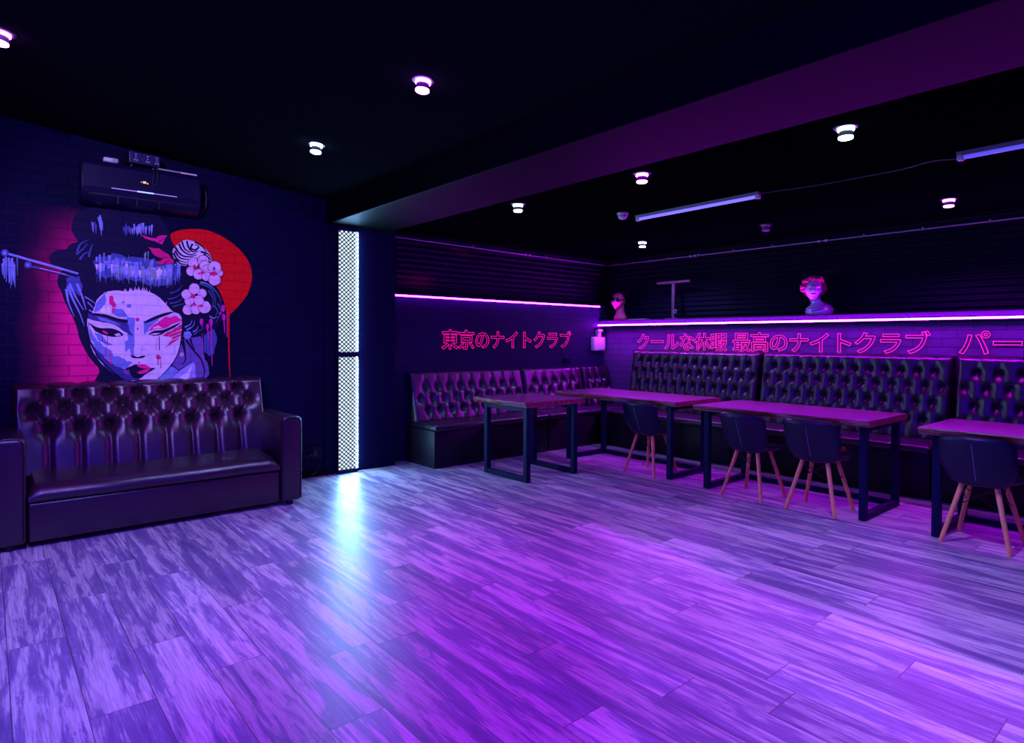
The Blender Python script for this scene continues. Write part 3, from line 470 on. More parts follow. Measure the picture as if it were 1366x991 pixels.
blossom|lavpink|1459 1880 1457 1866 1450 1854 1442 1844 1430 1838 1417 1836 1404 1843 1395 1851 1387 1862 1385 1875 1387 1889 1394 1901 1405 1911 1417 1916 1429 1917 1442 1912 1450 1906 1459 1895
blossom|ink|1450 1822 1447 1807 1441 1794 1430 1784 1418 1778 1405 1778 1392 1782 1382 1790 1375 1802 1372 1816 1376 1831 1383 1843 1392 1853 1405 1858 1418 1859 1431 1856 1441 1848 1447 1835
blossom|lavpink|1446 1821 1445 1808 1437 1798 1429 1786 1417 1784 1405 1783 1394 1787 1386 1794 1379 1804 1375 1816 1379 1829 1384 1842 1394 1850 1405 1854 1417 1856 1430 1852 1439 1845 1445 1834
blossom|ink|1548 1858 1545 1846 1540 1836 1532 1827 1522 1823 1511 1822 1500 1825 1493 1832 1486 1842 1484 1853 1487 1865 1492 1875 1501 1883 1511 1888 1522 1889 1532 1886 1541 1879 1546 1869
blossom|lavpink|1544 1857 1544 1848 1537 1838 1530 1830 1521 1827 1511 1827 1503 1829 1496 1835 1491 1844 1490 1854 1491 1863 1494 1873 1503 1879 1512 1885 1521 1886 1530 1882 1537 1875 1542 1867
blossom|ink|1532 1903 1529 1883 1520 1864 1505 1850 1487 1843 1468 1842 1450 1845 1437 1857 1427 1875 1421 1894 1427 1914 1435 1933 1449 1947 1468 1954 1487 1958 1505 1952 1519 1940 1530 1923
blossom|lavpink|1529 1903 1527 1883 1517 1867 1504 1853 1486 1847 1468 1843 1452 1849 1437 1859 1432 1877 1426 1895 1428 1913 1439 1930 1452 1944 1469 1953 1486 1953 1503 1947 1517 1937 1525 1920
blossom|ink|1527 1802 1525 1783 1517 1766 1503 1751 1486 1747 1468 1743 1451 1751 1437 1761 1429 1777 1427 1795 1429 1814 1438 1831 1452 1843 1468 1850 1486 1851 1502 1847 1515 1837 1525 1820
blossom|lavpink|1525 1802 1523 1783 1514 1767 1500 1758 1485 1751 1468 1746 1454 1754 1442 1764 1432 1779 1431 1795 1432 1813 1442 1828 1454 1841 1469 1845 1485 1846 1500 1845 1511 1834 1519 1818
blossom|pinkdeep|1333 1891 1334 1883 1329 1875 1324 1866 1320 1873 1315 1872 1312 1881 1310 1890 1312 1899 1315 1909 1319 1910 1325 1915 1329 1906 1335 1900
blossom|pinkdeep|1402 1851 1399 1846 1393 1841 1389 1838 1380 1836 1373 1841 1369 1842 1370 1849 1367 1855 1375 1862 1381 1860 1388 1865 1397 1862 1402 1856
blossom|pink|1380 1843 1378 1839 1373 1836 1366 1834 1358 1833 1351 1835 1346 1837 1344 1840 1346 1844 1351 1847 1358 1850 1366 1850 1373 1849 1378 1847
blossom|pinkdeep|1496 1850 1501 1841 1487 1836 1476 1826 1463 1827 1453 1832 1436 1835 1443 1846 1437 1853 1451 1861 1461 1864 1477 1870 1489 1863 1499 1860
blossom|purple|1484 1891 1483 1883 1480 1876 1476 1872 1471 1872 1467 1875 1464 1881 1462 1889 1464 1897 1467 1904 1471 1908 1476 1908 1480 1905 1483 1899
blossom|ink|1313 1538 1311 1522 1304 1507 1292 1496 1278 1491 1264 1491 1249 1496 1239 1506 1231 1519 1230 1535 1232 1551 1239 1566 1250 1575 1264 1582 1278 1581 1293 1578 1303 1568 1311 1554
blossom|lavpink|1310 1538 1307 1523 1300 1509 1289 1499 1278 1493 1264 1496 1251 1499 1242 1508 1234 1521 1233 1535 1237 1550 1241 1564 1252 1573 1264 1576 1278 1578 1290 1575 1300 1565 1306 1552
blossom|ink|1373 1544 1369 1528 1362 1514 1351 1504 1338 1498 1324 1497 1309 1503 1300 1512 1291 1526 1290 1541 1291 1556 1299 1570 1310 1581 1324 1586 1338 1586 1352 1582 1362 1573 1369 1560
blossom|lavpink|1367 1544 1365 1529 1359 1518 1349 1506 1337 1501 1324 1503 1312 1505 1302 1516 1297 1527 1292 1541 1295 1555 1303 1568 1312 1579 1324 1584 1338 1584 1349 1577 1361 1570 1366 1558
blossom|ink|1450 1563 1447 1544 1439 1527 1425 1515 1408 1507 1390 1505 1373 1513 1359 1524 1351 1541 1348 1559 1351 1579 1360 1595 1374 1608 1390 1615 1408 1617 1425 1611 1438 1598 1449 1583
blossom|lavpink|1448 1563 1445 1546 1436 1531 1424 1519 1407 1513 1391 1511 1375 1516 1363 1526 1355 1542 1353 1560 1353 1578 1362 1592 1375 1605 1391 1613 1408 1612 1424 1609 1435 1594 1443 1581
blossom|ink|1321 1612 1319 1597 1312 1583 1302 1573 1289 1567 1275 1567 1263 1572 1252 1581 1246 1594 1242 1608 1245 1623 1252 1637 1263 1647 1276 1652 1289 1653 1302 1648 1313 1640 1319 1627
blossom|lavpink|1317 1612 1315 1598 1309 1586 1300 1579 1289 1572 1276 1570 1264 1576 1254 1583 1251 1596 1246 1608 1250 1622 1255 1633 1265 1645 1276 1648 1289 1649 1301 1647 1311 1638 1316 1625
blossom|ink|1419 1678 1416 1664 1409 1651 1400 1642 1387 1635 1374 1636 1362 1639 1352 1649 1344 1661 1341 1674 1345 1688 1351 1702 1362 1712 1374 1716 1387 1718 1400 1713 1409 1704 1416 1692
blossom|lavpink|1416 1678 1413 1665 1406 1655 1398 1645 1386 1642 1374 1639 1364 1644 1353 1651 1347 1662 1345 1675 1348 1687 1354 1698 1364 1708 1375 1714 1387 1714 1397 1708 1406 1701 1412 1691
blossom|ink|1299 1664 1298 1649 1291 1636 1279 1625 1267 1620 1253 1620 1241 1623 1230 1633 1223 1645 1221 1660 1225 1675 1230 1689 1241 1698 1254 1704 1267 1704 1280 1700 1290 1691 1298 1679
blossom|lavpink|1297 1664 1294 1650 1286 1638 1278 1629 1267 1624 1254 1623 1243 1626 1234 1635 1226 1647 1224 1660 1226 1673 1234 1686 1242 1694 1255 1702 1266 1702 1278 1698 1287 1688 1294 1677
blossom|ink|1394 1619 1394 1604 1385 1589 1374 1578 1361 1573 1346 1574 1332 1578 1323 1587 1315 1600 1313 1616 1315 1631 1321 1644 1333 1656 1346 1662 1361 1663 1374 1659 1387 1648 1392 1635
blossom|lavpink|1392 1619 1391 1605 1383 1591 1373 1581 1360 1578 1347 1577 1335 1581 1325 1590 1319 1602 1315 1616 1318 1629 1325 1641 1334 1652 1347 1657 1360 1658 1373 1656 1383 1646 1389 1633
blossom|ink|1367 1713 1361 1696 1354 1680 1342 1670 1328 1662 1312 1662 1298 1665 1286 1677 1277 1691 1276 1708 1279 1725 1287 1740 1298 1751 1312 1758 1328 1759 1342 1755 1354 1743 1362 1730
blossom|lavpink|1361 1712 1359 1697 1353 1683 1341 1673 1327 1668 1313 1664 1300 1671 1288 1679 1280 1693 1279 1708 1282 1723 1287 1736 1300 1749 1313 1756 1328 1754 1341 1752 1351 1742 1358 1727
blossom|pinkdeep|1329 1652 1327 1645 1320 1636 1313 1636 1305 1632 1296 1635 1290 1641 1291 1650 1294 1656 1295 1663 1304 1668 1314 1667 1321 1664 1328 1657
blossom|pinkdeep|1338 1580 1339 1576 1331 1573 1322 1570 1313 1570 1305 1572 1295 1575 1296 1578 1296 1582 1304 1585 1312 1588 1322 1586 1330 1584 1334 1583
blossom|pinkdeep|1389 1573 1385 1568 1383 1564 1375 1563 1366 1561 1360 1562 1357 1566 1352 1572 1355 1577 1360 1580 1366 1582 1375 1584 1383 1584 1390 1579
drip|pinkdrip|1386 1441 1385 1430 1382 1420 1376 1411 1370 1412 1365 1419 1361 1428 1361 1440 1361 1451 1365 1461 1370 1465 1376 1467 1383 1462 1385 1453
drip|pinkdrip|1368 1439 1374 1417 1379 1394 1384 1395 1381 1418 1378 1441
drip|pinkdrip|1435 1400 1432 1389 1429 1382 1424 1373 1418 1373 1414 1380 1409 1389 1408 1399 1410 1410 1414 1420 1418 1424 1424 1422 1429 1419 1432 1410
drip|pinkdrip|1416 1399 1421 1338 1427 1277 1432 1277 1429 1339 1426 1400
drip|pinkdrip|1462 1438 1462 1425 1458 1414 1451 1407 1444 1406 1440 1413 1435 1425 1433 1438 1434 1451 1438 1461 1445 1467 1451 1470 1458 1462 1461 1452
drip|pinkdrip|1443 1438 1448 1256 1453 1073 1458 1073 1456 1256 1453 1438
drip|pinkdrip|1565 1483 1564 1471 1558 1459 1552 1457 1546 1457 1539 1460 1536 1471 1535 1483 1536 1496 1540 1505 1546 1509 1553 1510 1558 1504 1564 1496
drip|pinkdrip|1544 1483 1549 1415 1555 1347 1560 1347 1557 1416 1554 1484
drip|pinkdrip|1559 1557 1559 1543 1555 1532 1548 1527 1542 1526 1536 1531 1531 1544 1531 1556 1533 1569 1536 1579 1542 1587 1548 1586 1555 1583 1559 1569
drip|pinkdrip|1540 1554 1546 1545 1551 1536 1556 1539 1553 1549 1549 1559
drip|pinkdrip|1378 1341 1382 1227 1385 1121 1388 1121 1386 1227 1382 1342
drip|pinkdrip|1506 1510 1533 1504 1535 1510 1511 1523"""
import bpy, bmesh, math, random
import numpy as np
from mathutils import Matrix, Vector
S = bpy.context.scene
COL = S.collection
PI = math.pi
random.seed(7)
rng = np.random.default_rng(7)

# ------------------------------------------------------------------ object helpers
def build(name, bm, mat=None, parent=None, smooth=False, loc=None, rotz=0.0, autosmooth=None):
    me = bpy.data.meshes.new(name)
    bmesh.ops.recalc_face_normals(bm, faces=bm.faces)
    bm.to_mesh(me); bm.free()
    mats = mat if isinstance(mat, (list, tuple)) else ([mat] if mat else [])
    for m in mats: me.materials.append(m)
    if smooth or autosmooth:
        me.polygons.foreach_set('use_smooth', [True]*len(me.polygons))
    if autosmooth:
        me.set_sharp_from_angle(angle=math.radians(autosmooth))
    o = bpy.data.objects.new(name, me); COL.objects.link(o)
    if parent: o.parent = parent
    if loc: o.location = loc
    o.rotation_euler.z = rotz
    return o

def tag(o, label, cat, group=None, kind=None):
    o['label'] = label; o['category'] = cat
    if group: o['group'] = group
    if kind: o['kind'] = kind
    return o

def thing(name, label, cat, loc=(0, 0, 0), rotz=0.0, group=None):
    o = bpy.data.objects.new(name, None); COL.objects.link(o)
    o.location = loc; o.rotation_euler.z = rotz; o.empty_display_size = .1
    return tag(o, label, cat, group)

def struct(name, bm, mat, **k):
    o = build(name, bm, mat, **k); o['kind'] = 'structure'; return o

def dup(root, label, loc, rotz=None):
    r = root.copy(); COL.objects.link(r); r.location = loc; r['label'] = label
    if rotz is not None: r.rotation_euler.z = rotz
    for ch in list(root.children):
        c = ch.copy(); COL.objects.link(c); c.parent = r
        for g in list(ch.children):
            d = g.copy(); COL.objects.link(d); d.parent = c
    return r

# ------------------------------------------------------------------ mesh helpers
def NB(): return bmesh.new()

def box(bm, x0, x1, y0, y1, z0, z1, bev=0.0, seg=2, mi=0):
    r = bmesh.ops.create_cube(bm, size=1.0, matrix=Matrix.Translation(((x0+x1)/2, (y0+y1)/2, (z0+z1)/2)) @ Matrix.Diagonal((x1-x0, y1-y0, z1-z0, 1)))
    vs = r['verts']
    fs = {f for v in vs for f in v.link_faces}
    for f in fs: f.material_index = mi
    if bev > 0:
        es = list({e for v in vs for e in v.link_edges})
        bmesh.ops.bevel(bm, geom=es, offset=bev, segments=seg, profile=.5, affect='EDGES', clamp_overlap=True)

def tube(bm, pts, r, seg=8, r1=None, mi=0, caps=True):
    pts = [Vector(p) for p in pts]; n = len(pts); rings = []
    up = None
    for i, p in enumerate(pts):
        d = (pts[min(n-1, i+1)] - pts[max(0, i-1)]).normalized()
        if up is None:
            up = Vector((0, 0, 1)) if abs(d.z) < .9 else Vector((1, 0, 0))
        a = (up - d*up.dot(d)).normalized(); b = d.cross(a); up = a
        rr = r if r1 is None else r + (r1-r)*i/(n-1)
        rings.append([bm.verts.new(p + a*rr*math.cos(2*PI*k/seg) + b*rr*math.sin(2*PI*k/seg)) for k in range(seg)])
    for i in range(n-1):
        for k in range(seg):
            f = bm.faces.new((rings[i][k], rings[i][(k+1) % seg], rings[i+1][(k+1) % seg], rings[i+1][k])); f.material_index = mi
    if caps:
        for rg in (rings[0][::-1], rings[-1]):
            f = bm.faces.new(rg); f.material_index = mi

def lathe(bm, prof, seg=24, c=(0, 0, 0), mi=0):
    rings = []
    for r, z in prof:
        if r < 1e-6: rings.append([bm.verts.new((c[0], c[1], c[2]+z))])
        else: rings.append([bm.verts.new((c[0]+r*math.cos(2*PI*k/seg), c[1]+r*math.sin(2*PI*k/seg), c[2]+z)) for k in range(seg)])
    for a, b in zip(rings[:-1], rings[1:]):
        for k in range(seg):
            q = [a[k % len(a)], a[(k+1) % len(a)], b[(k+1) % len(b)], b[k % len(b)]]
            u = []
            for v in q:
                if v not in u: u.append(v)
            if len(u) > 2:
                f = bm.faces.new(u); f.material_index = mi

def prism(bm, poly, axis, a0, a1, mi=0):
    # polygon in the plane across `axis` (0: y,z / 1: x,z / 2: x,y), swept from a0 to a1
    def mk(p, a):
        q = list(p); q.insert(axis, a); return bm.verts.new(q)
    A = [mk(p, a0) for p in poly]; B = [mk(p, a1) for p in poly]; n = len(poly)
    fs = [bm.faces.new(A), bm.faces.new(B[::-1])]
    for i in range(n):
        fs.append(bm.faces.new((A[i], A[(i+1) % n], B[(i+1) % n], B[i])))
    for f in fs: f.material_index = mi

def gridmesh(bm, V, mi=0, wrap=False):
    # V: array [nu][nv][3]
    nu, nv = V.shape[:2]
    vs = [[bm.verts.new(V[i, j]) for j in range(nv)] for i in range(nu)]
    for i in range(nu-1):
        for j in range(nv - (0 if wrap else 1)):
            f = bm.faces.new((vs[i][j], vs[i+1][j], vs[i+1][(j+1) % nv], vs[i][(j+1) % nv])); f.material_index = mi
    return vs

def spl(pts, k=6):
    out = []
    P = [Vector(p) for p in pts]
    for i in range(len(P)-1):
        a, b, c, d = P[max(0, i-1)], P[i], P[i+1], P[min(len(P)-1, i+2)]
        for j in range(k):
            u = j/k
            out.append(.5*((2*b)+(c-a)*u+(2*a-5*b+4*c-d)*u*u+(3*b-a-3*c+d)*u**3))
    return out+[P[-1]]

# ------------------------------------------------------------------ materials
class NT:
    def __init__(s, name):
        s.m = bpy.data.materials.new(name); s.m.use_nodes = True
        s.t = s.m.node_tree; s.b = s.t.nodes['Principled BSDF']
    def n(s, kind, **k):
        x = s.t.nodes.new(kind)
        for a, v in k.items(): setattr(x, a, v)
        return x
    def l(s, a, b): s.t.links.new(a, b)
    def math(s, op, a, b=None, c=None):
        x = s.n('ShaderNodeMath', operation=op)
        for i, v in enumerate((a, b, c)):
            if v is None: continue
            if isinstance(v, (int, float)): x.inputs[i].default_value = v
            else: s.l(v, x.inputs[i])
        return x.outputs[0]
    def mix(s, f, a, b, blend='MIX'):
        x = s.n('ShaderNodeMix', data_type='RGBA', blend_type=blend)
        for sock, v in ((x.inputs[0], f), (x.inputs[6], a), (x.inputs[7], b)):
            if isinstance(v, (int, float)): sock.default_value = v
            elif isinstance(v, tuple): sock.default_value = (*v[:3], 1)
            else: s.l(v, sock)
        return x.outputs[2]
    def pos(s):
        return s.n('ShaderNodeNewGeometry').outputs['Position']
    def sep(s, v):
        x = s.n('ShaderNodeSeparateXYZ'); s.l(v, x.inputs[0]); return x.outputs
    def comb(s, *c):
        x = s.n('ShaderNodeCombineXYZ')
        for i, v in enumerate(c):
            if isinstance(v, (int, float)): x.inputs[i].default_value = v
            else: s.l(v, x.inputs[i])
        return x.outputs[0]
    def noise(s, v, scale, detail=3, rough=.55, dist=0.0):
        x = s.n('ShaderNodeTexNoise'); s.l(v, x.inputs['Vector'])
        x.inputs['Scale'].default_value = scale; x.inputs['Detail'].default_value = detail
        x.inputs['Roughness'].default_value = rough; x.inputs['Distortion'].default_value = dist
        return x.outputs[0]
    def ramp(s, f, stops):
        x = s.n('ShaderNodeValToRGB'); e = x.color_ramp.elements
        while len(e) < len(stops): e.new(.5)
        for el, (p, c) in zip(e, stops):
            el.position = p; el.color = (*c, 1) if isinstance(c, tuple) else (c, c, c, 1)
        s.l(f, x.inputs[0]); return x.outputs[0]
    def bump(s, h, strength, dist=.01, normal=None):
        x = s.n('ShaderNodeBump'); x.inputs['Strength'].default_value = strength; x.inputs['Distance'].default_value = dist
        s.l(h, x.inputs['Height'])
        if normal: s.l(normal, x.inputs['Normal'])
        return x.outputs[0]
    def set(s, color=None, rough=None, metal=None, spec=None, normal=None, em=None, est=None, coat=None):
        for nm, v in (('Base Color', color), ('Roughness', rough), ('Metallic', metal), ('Specular IOR Level', spec), ('Normal', normal), ('Emission Color', em), ('Emission Strength', est), ('Coat Weight', coat)):
            if v is None: continue
            k = s.b.inputs[nm]
            if isinstance(v, tuple): k.default_value = (*v[:3], 1)
            elif isinstance(v, (int, float)): k.default_value = v
            else: s.l(v, k)
        return s.m

def objvec(t):
    return t.n('ShaderNodeTexCoord').outputs['Object']

def simple(name, color, rough=.5, metal=0.0, spec=.5, var=.15, scale=9.0, bump=0.0, bscale=60):
    t = NT(name); v = objvec(t)
    f = t.noise(v, scale, 4)
    c = t.mix(f, tuple(x*(1-var) for x in color), tuple(min(1, x*(1+var)) for x in color))
    nrm = t.bump(t.noise(v, bscale, 3), bump, .004) if bump else None
    return t.set(color=c, rough=rough, metal=metal, spec=spec, normal=nrm)

def emit(name, color, strength, base=(.02, .02, .02)):
    t = NT(name)
    return t.set(color=base, rough=.4, em=color, est=strength)

def bricknode(t, hx):
    # painted brick relief in world metres; hx = 'X' or 'Y' is the run of the courses
    p = t.sep(t.pos())
    u = p[0] if hx == 'X' else p[1]
    vec = t.comb(u, p[2], 0.0)
    b = t.n('ShaderNodeTexBrick'); t.l(vec, b.inputs['Vector'])
    b.inputs['Scale'].default_value = 1.0; b.inputs['Brick Width'].default_value = .235; b.inputs['Row Height'].default_value = .078
    b.inputs['Mortar Size'].default_value = .006; b.inputs['Mortar Smooth'].default_value = .35; b.inputs['Bias'].default_value = 0
    b.inputs['Color1'].default_value = (1, 1, 1, 1); b.inputs['Color2'].default_value = (.93, .93, .93, 1); b.inputs['Mortar'].default_value = (0, 0, 0, 1)
    rough = t.noise(t.pos(), 70, 3)
    h = t.math('ADD', t.sep(b.outputs['Color'])[0], t.math('MULTIPLY', rough, .25))
    return b.outputs['Fac'], h

def brickpaint(name, color, hx, rough=.7, bump=.55, spec=.08, var=.25):
    t = NT(name)
    fac, h = bricknode(t, hx)
    n = t.noise(t.pos(), 3.0, 4)
    c = t.mix(n, tuple(x*(1-var) for x in color), tuple(x*(1+var) for x in color))
    c = t.mix(t.math('MULTIPLY', fac, .5), c, tuple(x*.35 for x in color))
    return t.set(color=c, rough=rough, spec=spec, normal=t.bump(h, bump, .006))

NAVY = (.0012, .0012, .027)
M_wallL = brickpaint('painted_brick_navy', NAVY, 'Y')
M_wallLb = brickpaint('painted_brick_neon_wash_booth', (.014, .008, .050), 'Y')  # same navy brick, lifted for the glow of the light line above
M_wallB = brickpaint('painted_brick_neon_wash_back', (.10, .05, .17), 'X')  # navy brick lightened to purple, part of the neon wash put into the colour
M_ledge = simple('ledge_paint', (.03, .016, .06), .6, spec=.15)
M_wallX = simple('dark_plaster_wall', (.004, .004, .02), .7)
M_ceil2 = simple('black_rear_ceiling_paint', (.0008, .0009, .0022), .85, spec=0.0, bump=.3, bscale=25)
M_ceil = simple('black_ceiling_paint', (.0055, .0064, .0095), .85, spec=0.0, bump=.3, bscale=25)
M_beam = simple('charcoal_beam_paint', (.0018, .0034, .0042), .55, spec=.03, bump=.2, bscale=14)
M_corr = None
def corr():
    t = NT('corrugated_black_steel')
    p = t.pos()
    n = t.noise(p, 5, 4, .6)
    c = t.mix(n, (.0018, .0018, .010), (.005, .0045, .026))
    s = t.sep(p)
    # rust patch worn into the sheet
    stain = t.noise(t.comb(t.math('MULTIPLY', s[0], 1.2), t.math('MULTIPLY', s[1], 1.2), t.math('MULTIPLY', s[2], 5)), 1.6, 3)
    def bell(v, c, w): return t.math('SUBTRACT', 1.0, t.math('MINIMUM', 1.0, t.math('ABSOLUTE', t.math('DIVIDE', t.math('SUBTRACT', v, c), w))))
    spot = t.math('MULTIPLY', t.math('MULTIPLY', bell(s[1], 3.66, .30), bell(s[2], 1.955, .11)), t.math('MULTIPLY', t.noise(t.comb(0.0, t.math('MULTIPLY', s[1], 3), t.math('MULTIPLY', s[2], 30)), 3, 4), 1.6))
    f = t.math('MAXIMUM', t.ramp(stain, [(.66, 0.0), (.74, .5)]), spot)
    c = t.mix(f, c, (.12, .012, .02))
    return t.set(color=c, rough=.6, spec=.15)
M_corr = corr()

def floormat():
    t = NT('weathered_plank_floor')
    p = t.sep(t.pos())
    W, L = .2013, 1.22
    row = t.math('FLOOR', t.math('DIVIDE', t.math('SUBTRACT', p[1], .2605-W*40), W))
    wn = t.n('ShaderNodeTexWhiteNoise', noise_dimensions='1D'); t.l(row, wn.inputs['W'])
    xs = t.math('ADD', t.math('DIVIDE', p[0], L), t.math('MULTIPLY', wn.outputs['Value'], 7.31))
    colr = t.math('FLOOR', xs)
    wid = t.n('ShaderNodeTexWhiteNoise', noise_dimensions='2D'); t.l(t.comb(row, colr, 0.0), wid.inputs['Vector'])
    pid = wid.outputs['Value']
    fy = t.math('FRACT', t.math('DIVIDE', t.math('SUBTRACT', p[1], .2605-W*40), W))
    fx = t.math('FRACT', xs)
    # grain space: stretched along the plank, shifted per plank
    shift = t.math('MULTIPLY', pid, 37.0)
    g = t.comb(t.math('ADD', t.math('MULTIPLY', p[0], .62), shift), t.math('ADD', t.math('MULTIPLY', p[1], 7.0), shift), shift)
    big = t.noise(g, 1.7, 5, .62, .9)
    patch = t.noise(t.comb(t.math('ADD', t.math('MULTIPLY', p[0], 2.2), shift), t.math('ADD', t.math('MULTIPLY', p[1], 13), shift), 0.0), 1.5, 6, .7, 1.2)
    g2 = t.comb(t.math('MULTIPLY', p[0], 2.0), t.math('ADD', t.math('MULTIPLY', p[1], 60), shift), shift)
    fine = t.noise(g2, 2.4, 4, .6, .6)
    wv = t.n('ShaderNodeTexWave', wave_type='BANDS', bands_direction='Y'); wv.inputs['Scale'].default_value = 1.3
    wv.inputs['Distortion'].default_value = 9; wv.inputs['Detail'].default_value = 2; wv.inputs['Detail Scale'].default_value = .9
    t.l(t.comb(t.math('MULTIPLY', t.math('ADD', p[0], shift), 2.4), t.math('MULTIPLY', p[1], 9), shift), wv.inputs['Vector'])
    base = t.ramp(t.math('ADD', t.math('ADD', t.math('MULTIPLY', big, .62), t.math('MULTIPLY', patch, .28)), t.math('MULTIPLY', fine, .10)),
                  [(.38, (.15, .105, .25)), (.455, (.24, .18, .33)), (.495, (.31, .24, .38)), (.525, (.56, .48, .50)), (.62, (.70, .62, .62))])
    c = t.mix(t.math('MULTIPLY', t.ramp(fine, [(.38, 1.0), (.56, 0.0)]), .34), base, (.13, .10, .12))
    c = t.mix(t.math('MULTIPLY', t.ramp(wv.outputs['Fac'], [(.02, 1.0), (.22, 0.0)]), .22), c, (.16, .12, .13))
    tone = t.math('ADD', .78, t.math('MULTIPLY', pid, .34))
    c = t.mix(1.0, c, t.comb(tone, tone, tone), 'MULTIPLY')
    ey = t.math('MINIMUM', fy, t.math('SUBTRACT', 1.0, fy)); ex = t.math('MINIMUM', fx, t.math('SUBTRACT', 1.0, fx))
    gap = t.math('MAXIMUM', t.math('LESS_THAN', t.math('MULTIPLY', ey, W), .0016), t.math('LESS_THAN', t.math('MULTIPLY', ex, L), .0018))
    c = t.mix(t.math('MULTIPLY', gap, .8), c, (.03, .02, .03))
    h = t.math('SUBTRACT', t.math('ADD', t.math('MULTIPLY', fine, .35), t.math('MULTIPLY', big, .3)), gap)
    r = t.math('ADD', .30, t.math('MULTIPLY', fine, .16))
    return t.set(color=c, rough=r, spec=.5, normal=t.bump(h, .22, .003))
M_floor = floormat()

def leather(name, color=(.009, .005, .015), rough=.29):
    t = NT(name); v = objvec(t)
    vor = t.n('ShaderNodeTexVoronoi', feature='DISTANCE_TO_EDGE'); t.l(v, vor.inputs['Vector']); vor.inputs['Scale'].default_value = 210
    wr = t.noise(v, 14, 4, .6, .8)
    h = t.math('ADD', t.math('MULTIPLY', vor.outputs[0], .5), t.math('MULTIPLY', wr, 1.2))
    c = t.mix(t.noise(v, 5, 3), tuple(x*.8 for x in color), tuple(x*1.25 for x in color))
    r = t.math('ADD', rough-.05, t.math('MULTIPLY', t.noise(v, 9, 4), .14))
    return t.set(color=c, rough=r, spec=.8, normal=t.bump(h, .28, .004), coat=.0)
M_leather = leather('black_leather', (.022, .006, .019), .29)
M_vinyl = leather('black_vinyl', (.0085, .005, .013), .31)
M_vbase = leather('black_vinyl_base', (.007, .004, .012), .45)
M_vbase.node_tree.nodes['Principled BSDF'].inputs['Specular IOR Level'].default_value = .25
M_chair = leather('black_faux_leather', (.005, .005, .030), .40)
M_chair.node_tree.nodes['Principled BSDF'].inputs['Specular IOR Level'].default_value = .35
M_button = simple('black_button', (.006, .005, .008), .35)
M_foot = simple('black_plastic', (.006, .006, .008), .45)
M_metal = simple('black_powder_coat', (.004, .003, .036), .5, spec=.12, bump=.1, bscale=180)
M_wire = simple('black_wire', (.01, .01, .012), .4, metal=.6)
M_thread = simple('pale_thread', (.30, .26, .42), .6)
M_chrome = simple('steel_screw', (.6, .6, .62), .25, metal=1)
M_cable = simple('black_cable', (.008, .008, .01), .5)
M_white = simple('white_plastic', (.62, .6, .62), .45, var=.04)
M_grey = simple('grey_plastic', (.35, .33, .36), .45, var=.06)
M_hous = simple('tube_housing_grey', (.12, .11, .14), .5)
M_ccable = simple('grey_ceiling_cable', (.05, .045, .06), .5)
M_socket = simple('dark_plastic_socket', (.003, .003, .022), .5, spec=.15)
M_conduit = simple('painted_conduit', (.4, .34, .5), .4, metal=.2)

def woodmat(name, ca, cb, cc, axis=0, scale=1.0, rough=.35, coat=.2):
    t = NT(name); v = objvec(t); s = t.sep(v)
    st = [t.math('MULTIPLY', s[i], (2.2 if i == axis else 26)*scale) for i in range(3)]
    n = t.noise(t.comb(*st), 1.0, 5, .6, 1.3)
    n2 = t.noise(t.comb(*[t.math('MULTIPLY', s[i], (5 if i == axis else 110)*scale) for i in range(3)]), 1.0, 3)
    c = t.ramp(n, [(.3, ca), (.5, cb), (.72, cc)])
    c = t.mix(t.math('MULTIPLY', t.ramp(n2, [(.4, 1.0), (.55, 0.0)]), .35), c, ca)
    return t.set(color=c, rough=rough, normal=t.bump(n2, .15, .002), coat=coat)
M_top = woodmat('dark_red_slab_wood', (.05, .014, .030), (.17, .045, .095), (.30, .10, .19), 0, 1.0, .30, .25)
M_bark = woodmat('live_edge_bark', (.07, .010, .006), (.24, .04, .03), (.5, .34, .34), 0, 1.6, .38, .3)
M_leg = woodmat('beech_leg_wood', (.66, .24, .09), (.85, .35, .13), (.90, .42, .18), 2, 1.4, .42, .1)
M_stand = woodmat('dark_stand_wood', (.07, .03, .06), (.13, .06, .1), (.18, .09, .14), 2, 1.4, .45, 0)

M_led = emit('led_panel_diffuser', (.70, .88, 1.0), 1.7)
M_ledside = emit('led_panel_side_strip', (.36, .70, 1.0), 30.0)
M_neon = emit('magenta_led_tube', (.50, .006, 1.0), 250.0)
M_neonL = emit('magenta_led_tube_left', (.45, .012, 1.0), 55.0)
M_lensW = emit('cool_white_lens', (.72, .95, 1.0), 12.0)
M_lensM = emit('magenta_lens', (.8, .2, 1.0), 12.0)
M_ringW = emit('cool_white_ring', (.45, .8, 1.0), 30.0)
M_ringM = emit('magenta_ring', (.55, .03, 1.0), 60.0)
M_lensOff = simple('unlit_lens', (.3, .28, .32), .3)
M_bodyM = simple('lamp_body', (.10, .09, .11), .4)
M_trimring = simple('lamp_trim_ring', (.05, .045, .055), .4, metal=.3)
M_uv = emit('violet_tube_glow', (.10, .075, 1.0), 2.8)
M_uvdim = emit('violet_tube_glow_dim', (.09, .07, .8), 1.1)
M_sign = emit('pink_neon_line', (1.0, .01, .30), 1.0, (.3, .01, .1))
M_signB = emit('pink_neon_line_bright', (1.0, .02, .42), 1.1, (.3, .01, .1))
M_acline = emit('status_line', (.35, .22, 1.0), .9)
M_acglow = emit('status_line_centre', (.22, .28, 1.0), 2.6)
M_acicon = emit('status_icon', (1.0, .55, .25), 1.2)
M_acbody = simple('black_gloss_casing', (.004, .004, .030), .3, spec=.25)
M_acvent = simple('black_louvre', (.004, .004, .012), .4)
M_icon = emit('panel_marks', (.5, .45, .9), .35)
M_laser = simple('navy_equipment_face', (.012, .012, .09), .4)
